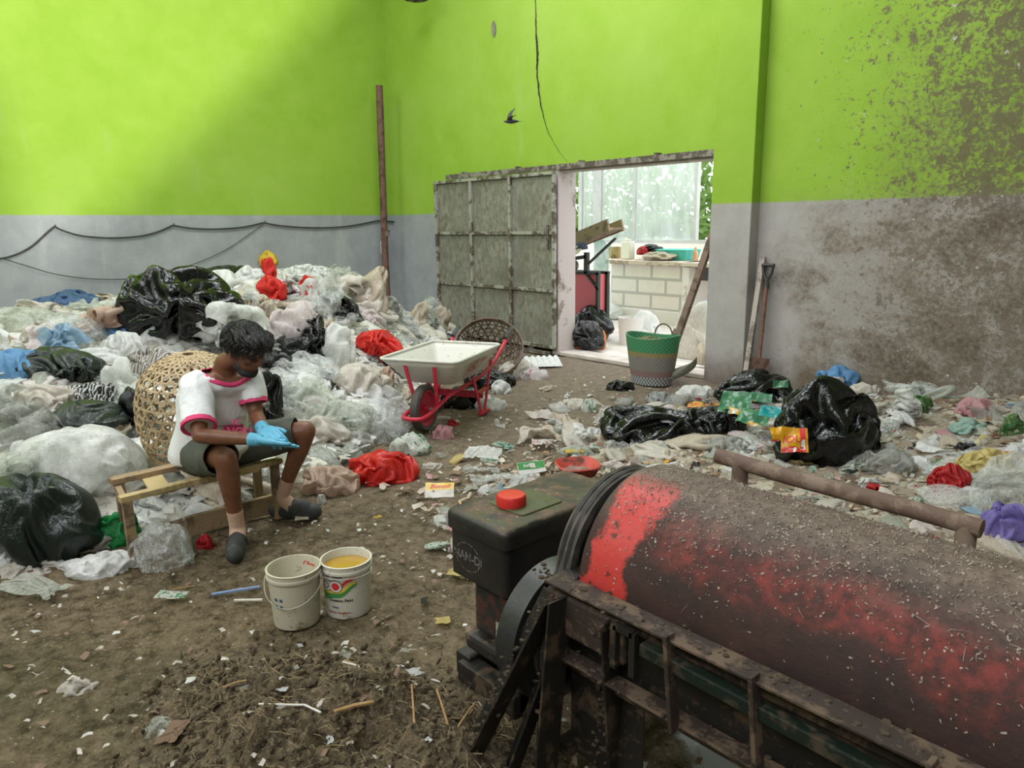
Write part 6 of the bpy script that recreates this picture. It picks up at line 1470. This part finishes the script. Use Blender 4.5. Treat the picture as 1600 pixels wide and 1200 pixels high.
# silver egg tray
M_=facing(848,565,.04,.15,.1); et=thing('silver_tray','silver egg-cup tray lying on the floor beside the gate','tray',M_.translation); Lm=Matrix.Translation(-M_.translation)@M_
def eg(a,b_):
    x=(a-.5)*.42;y=(b_-.5)*.36; c=math.sin(a*PI*6)*math.sin(b_*PI*5); return tuple(Lm@Vector((x,y,.03*abs(c))))
MB().grid(eg,72,60).build('body',P_['silver'],et)
# sticks, straws, brush
def stick(name,label,cat,pts,r,mat,group=None):
    o=MB().tube(pts,r,6).build(name,mat); return tag(o,label,cat,group)
M_BLUE=m_simple('blue_plastic',(.17,.25,.42),(.24,.33,.5),20,.5); M_WHT=m_simple('white_plastic',(.62,.6,.54),(.7,.68,.62),30,.5); M_STRAW=m_simple('straw',(.30,.17,.06),(.42,.27,.12),30,.7)
stick('blue_stick','flat dusty blue plastic stick on the floor left of the pails','stick',[fl(331,929,.012),fl(372,922,.014),fl(406,917,.012)],.008,M_BLUE)
stick('white_stick','short white plastic stick just below the blue stick','stick',[fl(366,938,.01),fl(410,937,.01)],.006,M_WHT)
stick('thin_twig','thin pale twig on the floor above the cream and green wrapper','twig',[fl(266,921,.008),fl(304,915,.008)],.003,M_STRAW)
for i,(a,b_,m_,lb) in enumerate([((540,1060),(584,1086),M_STRAW,'tan stick lying across the upper right of the mulch mound'),((538,1068),(580,1106),M_WHT,'thin white stick crossing below the upper tan stick on the mound'),((684,1120),(702,1198),M_STRAW,'upright tan stick at the right of the mulch mound'),((528,1199),(588,1178),M_STRAW,'flat yellow-brown leaf strip at the bottom edge of the mound'),((646,1130),(650,1190),M_STRAW,'short tan straw left of the upright tan stick'),((352,1108),(388,1096),M_STRAW,'pale straw on the left flank of the mulch mound'),((745,1125),(718,1199),M_STRAW,'brown reed leaning over the frame foot at the bottom edge')]):
    A,Bq=fl(*a),fl(*b_); A.z=max(0,mud_h(A.x,A.y))+.025; Bq.z=max(0,mud_h(Bq.x,Bq.y))+.018
    stick('straw_stick',lb,'stick',[A,A.lerp(Bq,.5)+Vector((0,0,.004)),Bq],.0035 if i!=3 else .007,m_,None)
p=[fl(u,v) for u,v in ((412,1186),(470,1180),(482,1180),(508,1200))]
for q_ in p: q_.z=max(0,mud_h(q_.x,q_.y))+.03
stick('bent_straw','bent white drinking straw at the bottom edge of the mulch mound','straw',p,.0035,M_WHT)
for i,(u,v,w,mt,lb) in enumerate([(541,1028,26,'pale_green','round pale film disc at the top of the mulch mound'),(648,1053,24,'milky','white film chip on the right shoulder of the mulch mound'),(516,1160,20,'silver','shiny silver foil chip low in the mulch mound'),(441,1080,18,'silver','grey foil scrap in the middle of the mulch mound'),(385,1076,20,'grey_clear','crumpled foil at the upper left of the mulch mound'),(436,1108,18,'dirty_white','round cream seed pod in the middle of the mulch mound'),(546,1165,14,'cream','small cream chip right of the silver foil chip'),(670,1160,16,'silver','silver chip near the upright tan stick'),(692,972,24,'pale_yellow','pale yellow scrap on the floor left of the engine base'),(663,941,22,'black','small black cloth scrap on the floor left of the engine'),(633,1019,16,'pale_green','flat pale green chip above the right of the mulch mound'),(590,810,14,'yellow','yellow square wrapper on the open floor'),(565,860,12,'milky','small white chip above the printed paint pail'),(484,829,8,'mint','tiny mint green chip on the floor by the far clog'),(463,1047,14,'milky','white chip at the upper left crown of the mulch mound'),(658,790,12,'pale_green','pale green chip on the floor left of the yellow oil packet')]):
    g=hit(u,v); s=w*pix(g)[2]/F/2; g.z+=.008; o=mkobj('plastic_scrap',SCRAP[i%7],P_[mt],g,(s,s,s*.6),i*1.3,lb,'scrap')
# boxes of things inside the yard
def yard_bag(nm,lb,u,v,w,h,mt,y,seed,cat='bag',**kw):
    p=onY(u,v+h*.45,y); s=pix(p)[2]/F; me=bagmesh(nm+'_mesh',film_bag(seed,1.35,(1,.85,.8),4)); top=max(q.co.z for q in me.vertices)
    return mkobj(nm,me,P_[mt],(p.x,y,max(p.z-.02,0)),(w*s/2,w*s/2*.8,h*s/top),0,lb,cat)
yard_bag('black_plastic_bag','crumpled black sack inside the yard at the left of the doorway',922,522,66,52,'black',7.9,701)
yard_bag('red_plastic_bag','torn orange-red bag on the sill at the left of the doorway',915,543,56,36,'orange',7.25,702)
yard_bag('blue_cloth','small dark blue cloth lying on the orange-red bag',921,539,26,10,'navy',7.05,703,'cloth')
yard_bag('white_sack','bright white sack heaped beside the tall white bucket in the yard',1005,510,50,50,'white',8.1,704,'sack')
yard_bag('clear_film','pile of pale film on the yard floor behind the tall white bucket',948,483,50,24,'milky',9.85,705,'film')
yard_bag('white_sack','white sack leaning in the yard behind the long plank',1085,540,60,90,'dirty_white',7.6,706,'sack')
yard_bag('clear_film','clear and bluish film bundle on top of the sacks behind the plank',1103,480,26,26,'pale_blue',7.62,707,'film')
yard_bag('cream_sack','cream rounded sack at the foot of the right door jamb',1102,552,34,34,'cream',7.1,708,'sack')
yard_bag('dark_cloth','dark crumpled cloth on the worktop beside the turquoise tray',1018,386,34,12,'black',10.35,709,'cloth')
yard_bag('red_cloth','dull red cloth on the worktop by the middle window post',1005,390,18,14,'crimson',10.2,710,'cloth')
yard_bag('beige_rope','coil of beige rope and rags on the front of the worktop',1030,398,46,12,'cream',10.1,711,'rag',cr=1.2)
wb_=thing('white_bucket','tall white plastic bucket standing in the yard behind the doorway','bucket',(onY(985,540,7.9).x,7.9,.0)); MB().lathe([(0,0),(.15,0),(.175,.36),(.18,.37),(.17,.37),(.145,.02),(0,.02)],32).build('body',M_WHITEP,wb_)
# ================================================================ FILLER BAGS OF THE HEAP
LAND=[(40,500,'under the dark blue sack at far left'),(150,520,'between dark blue sack and black bin bag'),(60,610,'beside the long dark green-black bag'),(150,585,'above the striped bundle'),(150,690,'between big clear bag and bamboo basket'),(60,760,'around the big puffed clear bag'),(340,470,'right of the big black bin bag'),(420,500,'above the seated person\'s head'),(500,470,'around the red printed bag at the peak'),(560,450,'below the tall brown-stained sack'),(620,520,'around the bent-necked cream sack'),(520,560,'between curled black bag and red bag'),(450,600,'right of the seated person\'s chest'),(560,620,'left of the wheelbarrow tray'),(540,690,'behind the person\'s raised knee'),(600,680,'left of the wheelbarrow wheel'),(640,640,'beside the wheelbarrow wheel'),(230,560,'directly behind the bamboo basket'),(330,820,'on the floor under the bench'),(220,880,'at the foot of the bench front leg'),(450,740,'between the bench and the milky peach bag'),(20,860,'at the foot of the large dark sack'),(730,560,'behind the wheelbarrow beside the dark basket'),(380,440,'along the crest left of the yellow bag')]
CNAME=dict(clear='clear',clear_green='greenish clear',milky='milky white',white='white',dirty_white='dirty white',cream='cream',pinkish='pinkish',pale_green='pale green',grey_clear='grey clear',peach='peach',stained='brown-stained',red_print='red-printed white',green_print='green-printed white',pink_print='pink-printed white',black='black',pale_blue='pale blue',blue='blue',red='red',pink='pink',mint='mint',brown='brown',orange='orange',yellow='yellow',pale_yellow='pale yellow',crimson='dark red',leafgreen='green')
FILL=[]
rnd=random.Random(77); placed=[]
LOUD=('orange','crimson','leafgreen','mint','pale_blue','pale_yellow','brown','black','stained','pink','red_print','green_print','peach')
pool=['clear']*6+['clear_green']*3+['milky']*7+['white']*3+['dirty_white']*6+['cream']*2+['pinkish']*2+['pale_green']*3+['grey_clear']*2+['peach','stained','red_print','green_print','black','black','stained']
tries=0
while len(placed)<235 and tries<26000:
    tries+=1
    y=rnd.uniform(-.6,6.3); x=rnd.uniform(-9.9,-4.0)
    if heap_h(x,y)<.02: continue
    h=ground(x,y); u,v,d=pix((x,y,h))
    if u<-60 or u>760 or v<380 or v>960: continue
    if 150<u<330 and 540<v<730 and x>-5.2 and math.hypot(x+4.7,y-1.4)<.55: continue
    if x>-4.4 and .8<y<2.2: continue
    near=min([math.hypot(u-a,(v-b_)*1.6)/(min(w,70)*.5+1) for a,b_,w,hh in HERO])
    s=rnd.uniform(.11,.23)*(1 if x>-7.6 else .9)
    if near<.62: continue
    if any(math.hypot(x-a,y-b_)<(s+c)*.62 for a,b_,c in placed): continue
    placed.append((x,y,s)); n=(gnormal(x,y)+Vector((rnd.gauss(0,.25),rnd.gauss(0,.25),.4))).normalized()
    k=rnd.random(); mt=rnd.choice(pool)
    if mt in LOUD: s=min(s,.15)
    if x<-7.8: h-=.08
    if k<.34: me=rnd.choice(PUFF); sc=(s,s*rnd.uniform(.6,1),s*rnd.uniform(.55,.85)); kind='bag'
    elif k<.58: me=rnd.choice(CRUSH); sc=(s,s*rnd.uniform(.6,1),s*rnd.uniform(.6,.9)); kind='crushed bag'
    else: me=rnd.choice(SHEET); sc=(s*1.45,s*1.45,s*(1.15 if x>-7.6 else .8)); kind='film sheet'
    o=mkobj({'bag':'plastic_bag','crushed bag':'crushed_bag','film sheet':'film_sheet'}[kind],me,P_[mt],Vector((x,y,h-.03))-n*.02,sc,rnd.uniform(0,6.28),n=n)
    FILL.append((o,kind,mt,(u,v),LAND,'bags and films of the plastic heap',s))
# ================================================================ LITTER ON THE FLOOR AND THE BANK
LAND2=[(760,650,'on the bare floor right of the wheelbarrow'),(740,700,'near the standing milky film'),(800,690,'left of the red and white snack packet'),(850,640,'below the doorway on the open floor'),(900,660,'above the orange lid scrap'),(880,720,'around the red dish'),(960,640,'left of the torn black bag'),(1000,590,'near the green woven basket'),(1060,700,'along the top of the drum'),(1150,700,'between handle bar and torn black bag'),(1250,760,'behind the middle of the handle bar'),(1380,690,'right of the huge black sack'),(1450,640,'below the green packet by the wall'),(1480,700,'between red bag and pink cloth'),(1560,700,'at the right edge under the mint cloth'),(1400,780,'behind the right end of the handle bar'),(1340,610,'against the dirty wall beside the blue bag'),(700,800,'left of the engine tank'),(820,590,'near the gate and silver tray'),(1100,600,'at the foot of the column')]
pool2=['dirty_white']*7+['cream']*4+['pale_green']*4+['clear']*5+['milky']*6+['grey_clear']*4+['pinkish','red_print','green_print','pale_yellow','pale_yellow','orange','red_print','pale_blue','mint','brown','brown','black','leafgreen','crimson','white','white','stained','pink']
placed=[];tries=0
while len(placed)<440 and tries<60000:
    tries+=1
    x=rnd.uniform(-5.2,.1); y=rnd.uniform(1.9,6.5); h=ground(x,y); u,v,d=pix((x,y,h))
    if u<660 or u>1640 or v<560 or v>900: continue
    if x>XE-.2 and y<2.2: continue
    if EX0-.1<x<EX1+.3 and y<2.5: continue
    # the litter field: a tongue running from the engine to the column, and the bank at right
    dens=max(math.exp(-((x+2.6)/.75)**2-((y-3.0)/.95)**2)*2.2,math.exp(-((x+3.2)/.8)**2-((y-4.4)/.9)**2),min(1,bank_h(x,y)*9) if bank_h(x,y)>0 else 0,.035)
    if rnd.random()>dens: continue
    s=rnd.uniform(.03,.10) if rnd.random()<.6 else rnd.uniform(.08,.16)
    if dens<.1: s*=.5
    if any(math.hypot(x-a,y-b_)<(s+c)*.48 for a,b_,c in placed): continue
    near=min([math.hypot(u-a,(v-b_)*1.6)/(min(w,80)*.5+1) for a,b_,w,hh in HERO])
    if near<.5: s*=.5
    if any(abs(u-a)<da+s*F/d*.6 and abs(v-b_)<db+s*F/d*.3 for a,b_,da,db in ((687,767,36,24),(830,731,32,20),(905,735,40,24),(1246,690,25,25))): continue
    placed.append((x,y,s)); n=(gnormal(x,y)+Vector((rnd.gauss(0,.3),rnd.gauss(0,.3),.3))).normalized(); mt=rnd.choice(pool2)
    if mt in LOUD: s=min(s,.06)
    k=rnd.random()
    if k<.45: me=rnd.choice(SCRAP[:7]); sc=(s,s,s*1.2); kind='film scrap'
    elif k<.8: me=rnd.choice(SCRAP[7:]); sc=(s,s*.8,s*.5); kind='crushed scrap'
    else: me=rnd.choice(SHEET); sc=(s*1.25,s*1.25,s*.7); kind='film sheet'
    o=mkobj({'film scrap':'film_scrap','crushed scrap':'crushed_scrap','film sheet':'film_sheet'}[kind],me,P_[mt],(x,y,h+.004),sc,rnd.uniform(0,6.28),n=n)
    FILL.append((o,kind,mt,(u,v),LAND2,'scraps of the floor litter',s))
# unique wording for every repeat: colour, kind, place, then order from the left
ORD=['leftmost','second','third','fourth','fifth','sixth','seventh','eighth','ninth','tenth','eleventh','twelfth']
buckets={}
for f in FILL:
    o,kind,mt,(u,v),lands,grp,s=f; L_=min(lands,key=lambda l:math.hypot(l[0]-u,(l[1]-v)*1.5)); size='large' if s>.19 else ('small' if s<.06 else '')
    buckets.setdefault((CNAME[mt],kind,size,L_[2],grp),[]).append((u,o))
for (c,kind,size,land,grp),lst in buckets.items():
    lst.sort(key=lambda t:t[0]); base=(size+' ' if size else '')+c+' '+kind
    for i,(u,o) in enumerate(lst):
        if len(lst)==1: lb=base+' '+land
        elif i==len(lst)-1: lb='rightmost '+base+' '+land
        else: lb=(ORD[i] if i==0 else ORD[i]+' from left')+' '+base+' '+land
        tag(o,' '.join(lb.split()[:16]),{'bag':'bag','crushed bag':'bag'}.get(kind,'film' if 'sheet' in kind else 'scrap'),grp)
# tiny bits nobody could count
def bits(name,label,N_,region,mat,smin,smax,seed):
    rs=random.Random(seed); mb=MB(); k=0;t=0
    while k<N_ and t<N_*60:
        t+=1; x,y,w=region(rs)
        if rs.random()>w: continue
        h=ground(x,y); s=rs.uniform(smin,smax); a=rs.uniform(0,6.28); d=Vector((math.cos(a),math.sin(a),rs.uniform(-.3,.3)))*s; e_=Vector((-math.sin(a),math.cos(a),rs.uniform(-.4,.4)))*s*rs.uniform(.2,.8); c=Vector((x,y,h+s*.3+.002)); up=Vector((0,0,s*rs.uniform(.0,.5)))
        mb.add([c-d-e_,c+d*.2-e_+up,c+d*.2+e_*.7+up,c-d*.8+e_,c+d-e_*.4,c+d*.9+e_*.8],[(0,1,2,3),(1,4,5,2)]); k+=1
    tag(mb.build(name,mat,smooth=False),label,kind='stuff')
def reg_all(rs):
    x,y=rs.uniform(-5.2,.2),rs.uniform(.2,6.5); 
    if heap_h(x,y)>0: return x,y,0
    w=max(.16,math.exp(-((x+2.55)/.9)**2-((y-3.2)/1.1)**2),math.exp(-((x+3.1)/.9)**2-((y-4.6)/1)**2),min(1,bank_h(x,y)*8)); return x,y,w
bits('litter_crumbs','fine pale crumbs of litter strewn over the dirt floor',3600,reg_all,P_['dirty_white'],.004,.018,1)
bits('litter_crumbs','fine milky flakes strewn between the scraps',1500,reg_all,P_['milky'],.004,.022,2)
bits('litter_crumbs','fine brown crumbs and shreds strewn over the floor',3200,reg_all,P_['brown'],.004,.02,3)
def reg_bank(rs):
    x,y=rs.uniform(-3.8,.2),rs.uniform(2.2,6.5); return x,y,(min(1,bank_h(x,y)*8) if bank_h(x,y)>0 else 0)+math.exp(-((x+2.55)/.8)**2-((y-3.1)/.9)**2)
bits('litter_shreds','larger cream shreds matted into the litter bank',3200,reg_bank,P_['cream'],.015,.045,4)
bits('litter_shreds','larger pale shreds matted into the litter bank',3000,reg_bank,P_['pale_green'],.015,.05,5)
bits('litter_shreds','grey brown shreds matted into the litter bank',2400,reg_bank,P_['brown'],.015,.05,6)
bits('litter_shreds','pinkish and peach shreds matted into the litter bank',700,reg_bank,P_['pink'],.012,.04,9)
bits('litter_shreds','yellow printed shreds matted into the litter bank',260,reg_bank,P_['packet_orange'],.012,.04,10)
def reg_heap(rs):
    x,y=rs.uniform(-9.9,-4.1),rs.uniform(-.6,6.3); return x,y,1 if heap_h(x,y)>0.01 else 0
bits('heap_shreds','small shiny film shreds sticking out all over the heap',5000,reg_heap,P_['milky'],.02,.07,7)
bits('heap_shreds','small cream film shreds sticking out all over the heap',3000,reg_heap,P_['dirty_white'],.02,.07,8)

rs=random.Random(8); mb=MB()
for i in range(1500):
    x,y=rs.uniform(-2.6,-1.1),rs.uniform(.3,1.6); h=mud_h(x,y)
    if h<.01: continue
    a=rs.uniform(0,6.28); L_=rs.uniform(.008,.035); d=Vector((math.cos(a),math.sin(a),rs.uniform(-.2,.5)))*L_; c=Vector((x,y,h+.006)); mb.tube([c-d,c+Vector((0,0,.004)),c+d],rs.uniform(.0006,.0016),3,caps=False)
tag(mb.build('mulch_fibres',m_simple('dry_fibre',(.22,.15,.07),(.42,.34,.2),30,.8),smooth=False),'dry fibres and straw bits strewn in the mulch mound',kind='stuff')
